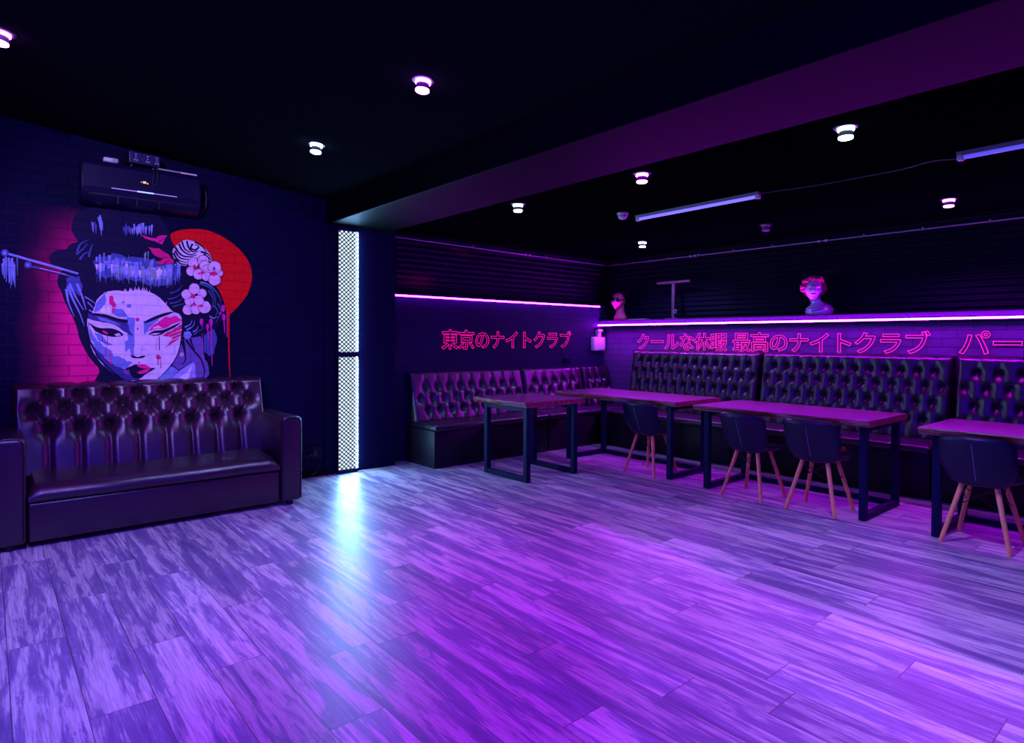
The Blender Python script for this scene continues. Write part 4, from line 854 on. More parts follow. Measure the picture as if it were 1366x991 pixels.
M_bust = simple('metallic_violet_paint', (.70, .60, .88), .30, metal=.25, var=.15)
M_curl = simple('pink_painted_curls', (.75, .03, .22), .5)
M_pinkskin = simple('pink_painted_plaster', (.72, .06, .24), .5)
M_glasses = simple('black_sunglasses', (.004, .004, .006), .12)

# ------------------------------------------------------------------ camera
F, CX, CY = 826.68, 683.0, 465.78
YAW, PIT, ROL, CAMH = .866722, .0151377, -.0044182, 1.30
f_ = Vector((-math.sin(YAW)*math.cos(PIT), math.cos(YAW)*math.cos(PIT), -math.sin(PIT)))
r_ = Vector((math.cos(YAW), math.sin(YAW), 0)); d_ = f_.cross(r_)
rr = r_*math.cos(ROL) + d_*math.sin(ROL); dd = -r_*math.sin(ROL) + d_*math.cos(ROL)
cam = bpy.data.cameras.new('camera'); co = bpy.data.objects.new('camera', cam); COL.objects.link(co)
R3 = Matrix((rr, -dd, -f_)).transposed()
co.matrix_world = Matrix.Translation((0, 0, CAMH)) @ R3.to_4x4()
cam.sensor_fit = 'HORIZONTAL'; cam.sensor_width = 36; cam.lens = F/1366*36
cam.shift_y = -(495.5-CY)/1366; cam.clip_start = .05; cam.clip_end = 60
S.camera = co

# ------------------------------------------------------------------ room shell
XL, XB, XU = -5.643, -5.80, -5.95        # mural wall, booth wall, recessed steel above the booths
YB, YU = 6.62, 6.86                       # back wall, recessed steel above its ledge
XR, YN = 1.6, -1.8
ZC = 2.47                                 # rear ceiling
def czn(y): return 2.86 - .0967*y         # the near ceiling falls towards the beam
bm = NB(); box(bm, XU-.2, XR, YN, YU+.2, -.1, 0); struct('floor', bm, M_floor)
bm = NB(); box(bm, XL-.45, XL, YN, 3.215, 0, 3.1); struct('wall_left', bm, M_wallL)
bm = NB(); box(bm, XB-.3, XB, 3.215, YU+.2, 0, 1.785); struct('wall_left.001', bm, M_wallLb)
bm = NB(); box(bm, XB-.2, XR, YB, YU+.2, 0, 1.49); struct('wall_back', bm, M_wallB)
bm = NB(); box(bm, XR, XR+.2, YN, YU+.2, 0, 3.1); struct('wall_right', bm, M_wallX)
bm = NB(); box(bm, XL-.4, XR+.2, YN-.2, YN, 0, 3.2); struct('wall_front', bm, M_wallX)
bm = NB(); prism(bm, [(YN-.1, czn(YN-.1)), (2.6, czn(2.6)), (2.6, 3.25), (YN-.1, 3.25)], 0, XL-.3, XR+.2); struct('ceiling', bm, M_ceil)
bm = NB(); box(bm, XU-.3, XR+.2, 3.0, YU+.3, ZC, ZC+.12); struct('ceiling.001', bm, M_ceil2)
bm = NB(); box(bm, XL-.3, XR, 2.48, 3.15, 2.395, 3.0, .006); struct('ceiling_beam', bm, M_beam)
# shelf-like ledge over the back booths, its front carries the light line
bm = NB(); box(bm, XB, XR, 6.50, YU+.05, 1.49, 1.57, .004); struct('trim_1', bm, M_ledge)
# corrugated steel above both ledges, in overlapping sheets
def sheet(axis, a0, a1, plane, z0, z1, sgn, lap):
    bm = NB(); n = int((z1-z0)/.0075)
    for a, b, off in lap:
        V = np.zeros((n+1, 2, 3))
        for i in range(n+1):
            z = z0+(z1-z0)*i/n; d = plane + sgn*(.011*math.sin(2*PI*z/.062)+off)
            for j, q in enumerate((a, b)): V[i, j] = (d, q, z) if axis == 0 else (q, d, z)
        gridmesh(bm, V)
    return bm
o = struct('wall_left.002', sheet(0, 0, 0, XU, 1.78, ZC, 1, [(3.2, 4.05, .012), (4.04, 4.55, .006), (4.54, 5.5, .012), (5.49, 6.9, .004)]), M_corr, smooth=True)
o = struct('wall_back.001', sheet(1, 0, 0, YU, 1.56, ZC, -1, [(-6, -4.6, .006), (-4.62, -3.9, .012), (-3.92, -2.0, .006), (-2.02, -1.0, .012), (-1.02, 1.6, .006)]), M_corr, smooth=True)
o = struct('wall_left.004', sheet(0, 0, 0, XB+.016, 1.572, 1.785, 1, [(6.52, 6.85, .0)]), M_wallLb, smooth=True)
bm = NB(); box(bm, XU-.25, XU-.02, 3.0, YU+.3, 1.7, ZC+.05); struct('wall_left.003', bm, M_wallX)
bm = NB(); box(bm, XU-.2, XR, YU+.02, YU+.25, 1.5, ZC+.05); struct('wall_back.002', bm, M_wallX)
# dark jamb where the steel meets the column
bm = NB(); box(bm, XU, XB+.01, 3.216, 3.31, 1.785, 2.37, .004); struct('trim_2', bm, M_ceil)
# slim boxed riser on the mural wall beside the light panel
bm = NB(); box(bm, XL-.005, XL+.018, 2.452, 2.486, 0, 2.40, .004); struct('trim_3', bm, M_wallL)
bm = NB(); box(bm, XL-.005, XL+.012, YN, 2.45, 0, .07, .003); struct('baseboard_left', bm, M_ceil)

# ------------------------------------------------------------------ mural painted on the left wall
PAINT = dict(red=(.80, .004, .010), reddark=(.46, .003, .010), ink=(.0045, .0045, .040), pink=(.80, .012, .30), pinkdeep=(.68, .012, .20),
    pinkdrip=(.62, .01, .42), lav=(.72, .66, .92), white=(.85, .82, .95), blue=(.16, .24, .66), steel=(.20, .30, .74), steeldark=(.055, .09, .34),
    peri=(.34, .34, .86), periD=(.3, .25, .7), green=(.20, .38, .40), greendark=(.10, .19, .22), teal=(.05, .14, .28), purple=(.22, .05, .36),
    violet=(.14, .09, .40), indigo=(.045, .04, .26), lavpink=(.78, .55, .84), pinkpale=(.62, .33, .66))
def paint(name, color):
    t = NT('mural_'+name)
    fac, h = bricknode(t, 'Y')
    n = t.noise(t.pos(), 26, 4, .7)
    c = t.mix(t.ramp(n, [(.3, 0.0), (.7, 1.0)]), tuple(x*.86 for x in color), tuple(min(.95, x*1.08) for x in color))
    c = t.mix(t.math('MULTIPLY', fac, .35), c, tuple(x*.5 for x in color))
    return t.set(color=c, rough=.65, spec=.12, normal=t.bump(h, .45, .005))
PM = {k: paint(k, c) for k, c in PAINT.items()}
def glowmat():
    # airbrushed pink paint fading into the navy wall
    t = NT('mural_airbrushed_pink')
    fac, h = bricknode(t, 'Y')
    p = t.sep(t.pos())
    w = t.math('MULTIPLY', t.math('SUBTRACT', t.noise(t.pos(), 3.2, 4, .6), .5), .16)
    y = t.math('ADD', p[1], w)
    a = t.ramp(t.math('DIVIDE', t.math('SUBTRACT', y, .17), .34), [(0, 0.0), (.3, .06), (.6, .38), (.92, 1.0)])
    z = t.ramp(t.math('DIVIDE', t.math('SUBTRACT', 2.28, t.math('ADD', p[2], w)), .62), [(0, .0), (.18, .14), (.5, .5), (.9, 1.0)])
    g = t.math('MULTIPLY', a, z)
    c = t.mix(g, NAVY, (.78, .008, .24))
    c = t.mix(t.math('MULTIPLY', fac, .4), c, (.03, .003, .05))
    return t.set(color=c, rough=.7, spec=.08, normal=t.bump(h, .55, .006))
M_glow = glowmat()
mural = thing('wall_mural', 'painted mural of a woman with pinned up hair and blossoms before a red sun', 'mural', (XL, 1.0, 0))
mats = list(PAINT)
bms = {}
bg = NB(); box(bg, .0002, .0010, .02-1.0, .90-1.0, .70, 2.28)
build('airbrushed_pink_ground', bg, M_glow, mural)
for i, line in enumerate(MURAL.strip().split('\n')):
    part, col, pts = line.split('|'); q = list(map(int, pts.split()))
    bm = bms.setdefault(part, NB())
    x = .0014 + i*.000035
    try:
        f = bm.faces.new([bm.verts.new((x, q[k]/1000-1.0, q[k+1]/1000)) for k in range(0, len(q), 2)])
        f.material_index = mats.index(col)
    except ValueError: pass
for part, nm in (('sun', 'red_sun'), ('hair', 'dark_hair'), ('portrait', 'pale_face'), ('pin', 'hair_pin'), ('ribbon', 'pink_ribbon'), ('rose', 'striped_rose'), ('blossom', 'blossoms'), ('drip', 'paint_drips')):
    bm = bms[part]
    for f in bm.faces:
        f.normal_update()
        if f.normal.x < 0: f.normal_flip()
    me = bpy.data.meshes.new(nm); bm.to_mesh(me); bm.free()
    for k in mats: me.materials.append(PM[k])
    o = bpy.data.objects.new(nm, me); COL.objects.link(o); o.parent = mural

# ------------------------------------------------------------------ tufted upholstery
def tufted(W, H, rows, T=.09, amp=.03, res=.009, up=True, down=True, pit=.018, lean=0.0, edge=.03, wr=.0022, seed=0, scallop=.35, btn=.011, pw=.05):
    """backrest: x 0..W, z 0..H, front towards -y, back face at y=0. rows = [(z, [x...]), ...] from the top"""
    r = np.random.default_rng(seed)
    nx = max(8, int(W/res))
    zl = np.concatenate([np.arange(0, H-.05, res), H-.05*(1-np.linspace(0, 1, 12))**1.6]); nz = len(zl)-1
    X, Z = np.meshgrid(np.linspace(0, W, nx+1), zl, indexing='ij')
    segs = []
    for k in range(len(rows)-1):
        z0, xa = rows[k]; z1, xb = rows[k+1]
        for a in xa:
            for b in xb:
                if abs(a-b) < np.min(np.diff(xa))*.62: segs.append((a, z0, b, z1))
    if up:
        for a in rows[0][1]: segs.append((a, rows[0][0], a, H+.02))
    if down:
        for a in rows[-1][1]: segs.append((a, rows[-1][0], a, -.02))
    d = np.full(X.shape, 9.0); dv = np.full(X.shape, 9.0)
    for a, z0, b, z1 in segs:
        vx, vz = b-a, z1-z0; L2 = vx*vx+vz*vz
        t = np.clip(((X-a)*vx+(Z-z0)*vz)/L2, 0, 1)
        dd = np.hypot(X-a-t*vx, Z-z0-t*vz)
        if abs(vx) > 1e-6: d = np.minimum(d, dd)
        else: dv = np.minimum(dv, dd)
    R = .05
    h = amp*(1-.42*np.clip(1-d/R, 0, 1)**2.0-.50*np.clip(1-dv/.042, 0, 1)**1.7)
    db = np.full(X.shape, 9.0)
    B = [(x, z) for z, xs in rows for x in xs]
    for x, z in B:
        rad = np.hypot(X-x, Z-z); th = np.arctan2(Z-z, X-x)
        db = np.minimum(db, rad)
        ph = r.uniform(0, 6.28)
        h += wr*np.cos(9*th+ph+2*np.sin(3*th))*np.exp(-((rad-.03)/.022)**2)
    h = h - pit*np.exp(-(db/.020)**2) - amp*.85*np.exp(-(db/pw)**2)
    ed = np.minimum.reduce([X, W-X, H-Z])
    e = np.sqrt(np.clip(1-(1-np.clip(ed/edge, 0, 1))**2, 0, 1))
    Y = -(T+h)*e - .012*(1-e)
    Zs = Z + scallop*(h-amp*.5)*np.clip(1-(H-Z)/.05, 0, 1)
    Y = Y - lean*(1-Z/H)
    V = np.stack([X, Y, Zs], -1)
    bm = NB(); vs = gridmesh(bm, V)
    # back plate and rim
    Vb = [[bm.verts.new((x, -lean*(1-z/H)*1.0, z)) for z in (0, H)] for x in (0, W)]
    top = [vs[i][nz] for i in range(nx+1)]; bot = [vs[i][0] for i in range(nx+1)]
    for strip, k in ((top, 1), (bot, 0)):
        bm.faces.new(strip+[Vb[1][k], Vb[0][k]])
    bm.faces.new([vs[0][j] for j in range(nz+1)]+[Vb[0][1], Vb[0][0]])
    bm.faces.new([vs[nx][j] for j in range(nz+1)]+[Vb[1][1], Vb[1][0]])
    bm.faces.new((Vb[0][0], Vb[1][0], Vb[1][1], Vb[0][1]))
    # covered buttons sunk in the pits
    for x, z in B:
        i = min(nx, int(round(x/W*nx))); j = int(np.argmin(np.abs(zl-z)))
        mtx = Matrix.Translation((x, Y[i, j]+.001, Zs[i, j])) @ Matrix.Diagonal((1, .5, 1, 1))
        rr_ = bmesh.ops.create_uvsphere(bm, u_segments=10, v_segments=6, radius=btn, matrix=mtx)
        for v in rr_['verts']:
            for f in v.link_faces: f.material_index = 1
    return bm

def lin(a, b, n): return [a+(b-a)*i/(n-1) for i in range(n)]

def cushion(bm, x0, x1, y0, y1, z0, z1, r=.03, sag=0.0, seed=0):
    box(bm, x0, x1, y0, y1, z0, z1, r, 4)

# ------------------------------------------------------------------ leather sofa under the mural (front faces +x)
sofa = thing('leather_sofa', 'black leather sofa with deep button tufted back standing under the mural', 'sofa', (-5.60, .02, 0), PI/2)
# local: x runs along the wall 0..1.88, y = -(distance from the wall)
SW, SD = 1.885, .80
bm = NB(); box(bm, .172, SW-.172, -SD+.015, -.08, .035, .275, .012, 3); build('base_panel', bm, M_leather, sofa, autosmooth=40)
bm = NB()
nx, ny = 60, 26
V = []
prof = [(-.10, .30), (-.12, .385), (-.22, .402), (-.36, .400), (-.50, .393), (-.62, .387), (-.70, .380), (-.755, .368), (-.785, .345), (-.797, .318), (-.793, .292), (-.775, .276), (-.70, .272), (-.4, .272), (-.10, .272)]
arr = np.zeros((41, len(prof), 3))
for i in range(41):
    u = i/40; x = .172+(SW-.344)*u; sq = min(1, min(u, 1-u)/.02+.55)
    for j, (y, z) in enumerate(prof):
        arr[i, j] = (x, y+.004*math.sin(u*17), .272+(z-.272)*(sq if z > .3 else 1)*(1-.05*math.exp(-((u-.5)/.3)**2)))
gridmesh(bm, arr, wrap=True)
for e in (0, 40): bm.faces.new([v for v in bm.verts if False] or [bm.verts.new(arr[e, j]) for j in range(len(prof))])
bmesh.ops.remove_doubles(bm, verts=bm.verts, dist=.0005)
build('seat_cushion', bm, M_leather, sofa, autosmooth=50)
Hb = .60
w0, w1 = .11, SW-.105
rows = [(.53, lin(.20, 1.46, 8)), (.43, lin(.11, 1.55, 9)), (.297, lin(.20, 1.46, 8))]
bm = tufted(w1-w0, Hb, rows, T=.09, amp=.055, res=.008, up=True, down=True, pit=.026, lean=.15, edge=.035, wr=.004, seed=3, scallop=.4, btn=.010, pw=.055)
build('tufted_back', bm, [M_leather, M_button], sofa, smooth=True, loc=(w0, -.06, .37))
for x0 in (0.0, SW-.165):
    bm = NB(); box(bm, x0, x0+.165, -SD-.005, -.03, .03, .69, .032, 5)
    ar = build('armrest', bm, M_leather, sofa, autosmooth=50)
    bm = NB()
    a, b, zt = x0+.012, x0+.153, .678
    tube(bm, spl([(a, -SD-.003, .05), (a, -SD-.003, .3), (a, -SD-.003, .62), (a+.012, -SD-.003, .665), (a+.04, -SD-.001, zt+.006), (b-.04, -SD-.001, zt+.006), (b-.012, -SD-.003, .665), (b, -SD-.003, .62), (b, -SD-.003, .3), (b, -SD-.003, .05)], 3), .0045, 6)
    build('piping', bm, M_leather, ar, smooth=True)
    for yy in (-SD+.05, -.12):
        bm = NB(); lathe(bm, [(0, 0), (.028, 0), (.03, .032), (0, .034)], 14, (x0+.082, yy, 0)); build('foot', bm, M_foot, sofa, autosmooth=40)

# ------------------------------------------------------------------ wall benches
def bench(label, W, x, y, rot, depth, seat_front, rows, Hb, zb, T, lean, seed, amp=.028, edge=.03, endcap=False):
    t = thing('wall_bench', label, 'bench', (x, y, 0), rot, 'button tufted wall benches')
    bm = NB(); box(bm, .004, W-.004, -depth+.02, -.02, .0, .375, .008, 2); build('base', bm, M_vbase, t, autosmooth=40)
    bm = NB(); box(bm, .002, W-.002, -depth-.008, -.05, .372, .438, .026, 4); build('seat', bm, M_vinyl, t, autosmooth=60)
    bm = tufted(W-.008, Hb, rows, T=T, amp=amp, res=.0125, lean=lean, pit=.02, seed=seed, edge=edge, wr=.002, btn=.010)
    build('tufted_back', bm, [M_vinyl, M_button], t, smooth=True, loc=(.004, -.012, zb))
    return t
def diamond(W, Hs, dx, m):
    n = max(2, int(round((W-2*m)/dx))); dx = (W-2*m)/n; out = []
    for k, z in enumerate(Hs):
        out.append((z, [m+dx*(i+.5) for i in range(n)] if k % 2 == 0 else [m+dx*i for i in range(n+1)]))
    return out
# back wall: three benches side by side, the front towards -y
bx = [-5.20, -3.41, -1.625, .25]
labs = ['tall black tufted bench on the back wall nearest the corner, under the first neon words', 'tall black tufted bench along the back wall, middle one, below the curly haired bust', 'tall black tufted bench at the right edge of the picture behind the last table']
for i in range(3):
    W = bx[i+1]-bx[i]-.012
    bench(labs[i], W, bx[i], YB, 0, .755, 0, diamond(W, [.595, .465, .315, .16], [.137, .137, .15][i], .075), .74, .435, .10, .13, 20+i, amp=.026, edge=.045)
# booth wall: two lower benches, the front towards +x
by = [3.415, 5.005, 6.06]
labs = ['low black tufted bench on the side wall beside the light column, open end in view', 'low black tufted bench on the side wall running into the corner']
for i in range(2):
    W = by[i+1]-by[i]-.012
    bench(labs[i], W, XB, by[i], PI/2, .60, 0, diamond(W, [.345, .225, .10], .155, .10), .51, .435, .065, .13, 40+i, amp=.026, edge=.035)
cb = thing('corner_bench', 'black seat block filling the corner between the two rows of benches', 'bench', (XB, 6.06, 0))
bm = NB(); box(bm, .01, .585, .0, YB-6.07, 0, .375, .008, 2); build('base', bm, M_vbase, cb, autosmooth=40)
bm = NB(); box(bm, .01, .590, .0, YB-6.07, .372, .438, .026, 4); build('seat', bm, M_vinyl, cb, autosmooth=60)
rws = diamond(.545, [.345, .225, .10], .15, .07)
bm = tufted(.545, .51, rws, T=.065, amp=.026, res=.0125, lean=.13, pit=.02, seed=50)
build('tufted_back', bm, [M_vinyl, M_button], cb, smooth=True, loc=(.012, .002, .435), rotz=PI/2)

# ------------------------------------------------------------------ slab tables on square steel frames
def table(label, x0, x1, y0, y1, lx, ly, along, seed, cap=.0):
    r = random.Random(seed)
    t = thing('slab_table', label, 'table', ((x0+x1)/2, (y0+y1)/2, 0), 0, 'wooden slab tables')
    cx, cy = (x0+x1)/2, (y0+y1)/2
    # slab with a wavy live edge on the long sides
    n = 44; zt, zb = .732, .686
    xs = lin(x0-cx, x1-cx, n)
    def wav(ph): 
        a = [r.uniform(0, 6.28) for _ in range(4)]
        return [.0022*math.sin(2.1*x*3+a[0])+.002*math.sin(x*17+a[1])+.0018*math.sin(x*41+a[2])+r.uniform(-.0022, .0022) for x in xs]
    fa, fb, ba, bb = wav(0), wav(1), wav(2), wav(3)
    bm = NB(); arr = np.zeros((n, 8, 3))
    for i, x in enumerate(xs):
        yf, yb_ = y0-cy, y1-cy
        arr[i] = [(x, yf+.004+fa[i], zt), (x, yf-.002+fa[i], zt-.008), (x, yf+.006+fb[i], zt-.03), (x, yf+.018+fb[i], zb),
                  (x, yb_-.018+bb[i], zb), (x, yb_-.006+bb[i], zt-.03), (x, yb_+.002+ba[i], zt-.008), (x, yb_-.004+ba[i], zt)]
    vs = gridmesh(bm, arr, wrap=True)
    for f in bm.faces:
        js = {round(v.co.z, 4) for v in f.verts}
        f.material_index = 0 if (min(js) > zt-.0005 or max(js) < zb+.0005) else 1
    for e in (0, n-1):
        f = bm.faces.new(vs[e]); f.material_index = 1
    build('table_top', bm, [M_top, M_bark], t, autosmooth=35)
    s = .05
    X = [lx[0]-cx, lx[1]-cx]; Y = [ly[0]-cy, ly[1]-cy]
    if along == 'y':   # end frames run front to back
        for x in X:
            fr = thing_part('end_frame', t)
            for y in Y:
                bm = NB(); box(bm, x-s/2, x+s/2, y-s/2, y+s/2, .004, .686, .004, 2); build('leg', bm, M_metal, fr)
            bm = NB(); box(bm, x-s/2+.001, x+s/2-.001, Y[0]+s/2, Y[1]-s/2, .004, .05, .004, 2); build('foot_rail', bm, M_metal, fr)
            bm = NB(); box(bm, x-s/2+.001, x+s/2-.001, Y[0]+s/2, Y[1]-s/2, .65, .685, .004, 2); build('top_rail', bm, M_metal, fr)
        bm = NB(); box(bm, X[0]+s/2, X[1]-s/2, Y[1]-s/2+.004, Y[1]+s/2-.004, .004, .044, .003, 2); build('stretcher', bm, M_metal, t)
    else:
        for y in Y:
            fr = thing_part('end_frame', t)
            for x in X:
                bm = NB(); box(bm, x-s/2, x+s/2, y-s/2, y+s/2, .004, .686, .004, 2); build('leg', bm, M_metal, fr)
            bm = NB(); box(bm, X[0]+s/2, X[1]-s/2, y-s/2+.001, y+s/2-.001, .004, .05, .004, 2); build('foot_rail', bm, M_metal, fr)
            bm = NB(); box(bm, X[0]+s/2, X[1]-s/2, y-s/2+.001, y+s/2-.001, .645, .685, .004, 2); build('top_rail', bm, M_metal, fr)
    return t
def thing_part(name, parent):
    o = bpy.data.objects.new(name, None); COL.objects.link(o); o.parent = parent; return o
table('small square slab table with black steel frame in front of the low side bench', -4.93, -4.145, 3.68, 4.47, (-4.775, -4.195), (3.745, 4.36), 'x', 11)
table('long slab table in the corner with one chair, partly behind the square table', -4.92, -3.36, 4.82, 5.59, (-4.77, -3.455), (4.885, 5.45), 'y', 12)
table('long slab table in the middle of the back row with two chairs tucked under it', -3.13, -1.70, 4.76, 5.55, (-3.035, -1.76), (4.845, 5.48), 'y', 13)
table('slab table cut off by the right edge of the picture with one chair', -1.385, .05, 4.715, 5.46, (-1.30, -.04), (4.825, 5.42), 'y', 14)

# ------------------------------------------------------------------ shell chairs with beech dowel legs
def make_chair(label):
    t = thing('shell_chair', label, 'chair', (0, 0, 0), 0, 'black shell chairs at the tables')
    # backrest: u across -1..1, v up 0..1; the chair looks towards +y, so the outside of the back faces -y
    nu, nv = 23, 19
    def back(u, v, off):
        half = .150 + .056*math.sin(min(1, v/.5)*PI/2) - .010*max(0, (v-.85)/.15)**2 - .014*max(0, (.12-v)/.12)**2
        z = .385 + .325*v
        top = max(0, (v-.80)/.20)
        z += -.034*abs(u)**7*top + .010*abs(u)**6*max(0, 1-v/.2)
        y = -.150 - .115*v + .075*abs(u)**2.0*(.55+.45*v) + .02*(1-v)**2
        n_y = -1
        puff = .006*math.cos(u*PI/2)
        seam = -.006*math.exp(-(u/.045)**2)
        return (u*half, y + off*(.5*(-1 if off > 0 else 1)*0+1) , z), puff+seam
    bm = NB()
    A = np.zeros((nu, nv, 3)); Bk = np.zeros((nu, nv, 3))
    for i in range(nu):
        u = -1+2*i/(nu-1)
        for j in range(nv):
            v = j/(nv-1)
            (x, y, z), p = back(u, v, 0)
            ed = min(1-abs(u), min(v, 1-v)*1.6)/.12; e = math.sqrt(max(0, 1-(1-min(1, ed))**2))
            A[i, j] = (x, y-(.016+p)*e-.002, z); Bk[i, j] = (x, y+.016*e+.002, z)
    va = gridmesh(bm, A); vb = gridmesh(bm, Bk)
    rim = [(i, 0) for i in range(nu)] + [(nu-1, j) for j in range(1, nv)] + [(i, nv-1) for i in range(nu-2, -1, -1)] + [(0, j) for j in range(nv-2, 0, -1)]
    for k in range(len(rim)):
        a, b = rim[k], rim[(k+1) % len(rim)]
        bm.faces.new((va[a[0]][a[1]], va[b[0]][b[1]], vb[b[0]][b[1]], vb[a[0]][a[1]]))
    bk = build('backrest', bm, M_chair, t, smooth=True)
    bm = NB()
    for k in range(22):
        v0, v1 = .14+k*.033, .14+k*.033+.02
        pts = []
        for v in (v0, v1):
            (x, y, z), p = back(0, v, 0); pts.append((0, y-.016-p-.0035, z))
        tube(bm, pts, .0016, 5)
    build('seam', bm, M_thread, bk)
    # seat pan
    bm = NB(); nr, na = 9, 40; top = np.zeros((nr, na, 3)); bot = np.zeros((nr, na, 3))
    for i in range(nr):
        q = i/(nr-1)
        for k in range(na):
            a = 2*PI*k/na; c, s = math.cos(a), math.sin(a)
            ex = .205*(abs(c)**.75)*(1 if c > 0 else -1); ey = .205*(abs(s)**.8)*(1 if s > 0 else -1)
            nar = 1 - .34*max(0, -ey/.205)**1.5
            x, y = ex*q*nar, .035 + ey*q
            dish = .018*(q**2.4)+.03*max(0, -s)*q**3
            e = math.sqrt(max(0, 1-max(0, (q-.8)/.2)**2))
            wing = .018*abs(c)*q**3
            top[i, k] = (x, y, .412+dish+wing-.012*(1-e)); bot[i, k] = (x, y, .378+dish*.9+wing+.014*(1-e))
    vt = gridmesh(bm, top, wrap=True); vb = gridmesh(bm, bot, wrap=True)
    for k in range(na): bm.faces.new((vt[-1][k], vt[-1][(k+1) % na], vb[-1][(k+1) % na], vb[-1][k]))
    bmesh.ops.remove_doubles(bm, verts=bm.verts, dist=.0006)
    st = build('seat', bm, M_chair, t, smooth=True)
    bm = NB(); lathe(bm, [(0, 0), (.07, 0), (.07, .014), (0, .014)], 20, (0, .0, .366)); build('mounting_plate', bm, M_wire, t, autosmooth=40)
    legs = {}
    for sx in (-1, 1):
        for sy in (-1, 1):
            p1 = Vector((sx*.092, sy*.09, .385)); p0 = Vector((sx*.182, sy*.180, 0.0)); legs[sx, sy] = (p0, p1)
            bm = NB(); tube(bm, [p0, p0.lerp(p1, .03), p0.lerp(p1, .35), p0.lerp(p1, .7), p1], .0125, 12, .0165)
            lg = build('leg', bm, M_leg, t, autosmooth=40)
            q = p0.lerp(p1, .62); bm = NB(); bmesh.ops.create_uvsphere(bm, u_segments=8, v_segments=6, radius=.005, matrix=Matrix.Translation(q+Vector((sx*.012, sy*.012, 0)))); build('screw', bm, M_chrome, lg, smooth=True)
    bm = NB()
    for sx in (-1, 1):
        for sy in (-1, 1):
            p0, p1 = legs[sx, sy]; a = p0.lerp(p1, .62)
            q0, q1 = legs[-sx, sy]; b = q0.lerp(q1, .97)
            tube(bm, [a, b], .0032, 6)
            q0, q1 = legs[sx, -sy]; b = q0.lerp(q1, .97)
            tube(bm, [a, b], .0032, 6)
    build('wire_brace', bm, M_wire, t)
    return t
c0 = make_chair('black shell chair with wooden legs at the corner table, farthest from the right edge')
c0.location = (-3.745, 4.975, 0); c0.rotation_euler.z = -.02
dup(c0, 'black shell chair with wooden legs at the middle table, the one on the corner side', (-2.635, 4.90, 0), -.06)
dup(c0, 'black shell chair with wooden legs at the middle table, beside its free table leg', (-2.095, 4.905, 0), .02)
dup(c0, 'large black shell chair with wooden legs at the table cut off by the right edge', (-1.065, 4.905, 0), -.03)

# ------------------------------------------------------------------ perforated light column
lc = thing('light_column', 'tall glowing white light panel behind a black diamond mesh, floor to beam', 'light', (XL, 2.677, 0))
hw = .1005
bm = NB(); box(bm, 0, .012, -hw-.006, hw+.002, .0, 2.385, .002); box(bm, .012, .05, -hw-.008, -hw-.002, .0, 2.385); box(bm, .012, .045, -hw, hw, 0, .03); box(bm, .012, .045, -hw, hw, 2.345, 2.385); build('casing', bm, M_metal, lc)
for z0, z1 in ((.035, 1.125), (1.175, 2.343)):
    bm = NB(); box(bm, .013, .026, -hw+.004, hw-.012, z0, z1); build('diffuser', bm, M_led, lc)
    bm = NB(); box(bm, .016, .041, hw-.010, hw+.003, z0, z1); build('edge_strip', bm, M_ledside, lc)
bm = NB()
def clipline(y, z, dy, dz, z0, z1):
    # segment of a line through (y,z) inside the rectangle
    t0, t1 = -9e9, 9e9
    for c, d, lo, hi in ((y, dy, -hw, hw), (z, dz, z0, z1)):
        a, b = (lo-c)/d, (hi-c)/d
        if a > b: a, b = b, a
        t0, t1 = max(t0, a), min(t1, b)
    return (t0, t1) if t1-t0 > .01 else None
pitch = .040
for z0, z1 in ((.03, 1.128), (1.172, 2.348)):
    k = -10
    while k*pitch < 2.6:
        for sg in (1, -1):
            r = clipline(0, z0+k*pitch, 1, sg*.91, z0, z1)
            if r: tube(bm, [(.044, r[0], z0+k*pitch+sg*.91*r[0]), (.044, r[1], z0+k*pitch+sg*.91*r[1])], .0056, 4, caps=False)
        k += 1
build('mesh_grille', bm, M_metal, lc)
bm = NB(); box(bm, .012, .052, -hw-.006, hw+.004, 1.128, 1.172, .003); box(bm, .048, .053, -hw-.004, hw, .028, .036); build('middle_band', bm, M_metal, lc)

# ------------------------------------------------------------------ magenta light lines under the ledges
t = thing('light_strip', 'glowing magenta light line on the side wall above the red and pink words', 'light', (XB, 3.22, 1.765), 0, 'magenta light strips')
bm = NB(); box(bm, 0, .014, 0, 3.29, -.012, .012, .002); build('channel', bm, M_metal, t)
bm = NB(); tube(bm, [(.018, .002, 0), (.018, 1.6, -.002), (.018, 3.285, 0)], .0095, 10); build('glowing_tube', bm, M_neonL, t, smooth=True)
t = thing('light_strip', 'glowing magenta light line along the ledge over the back wall words', 'light', (XB, 6.5, 1.507), 0, 'magenta light strips')
bm = NB(); box(bm, .01, XR-XB-.1, -.012, 0, -.012, .012, .002); build('channel', bm, M_metal, t)
bm = NB(); tube(bm, [(.012, -.017, 0), (3, -.017, -.001), (XR-XB-.1, -.017, 0)], .0085, 10); build('glowing_tube', bm, M_neon, t, smooth=True)

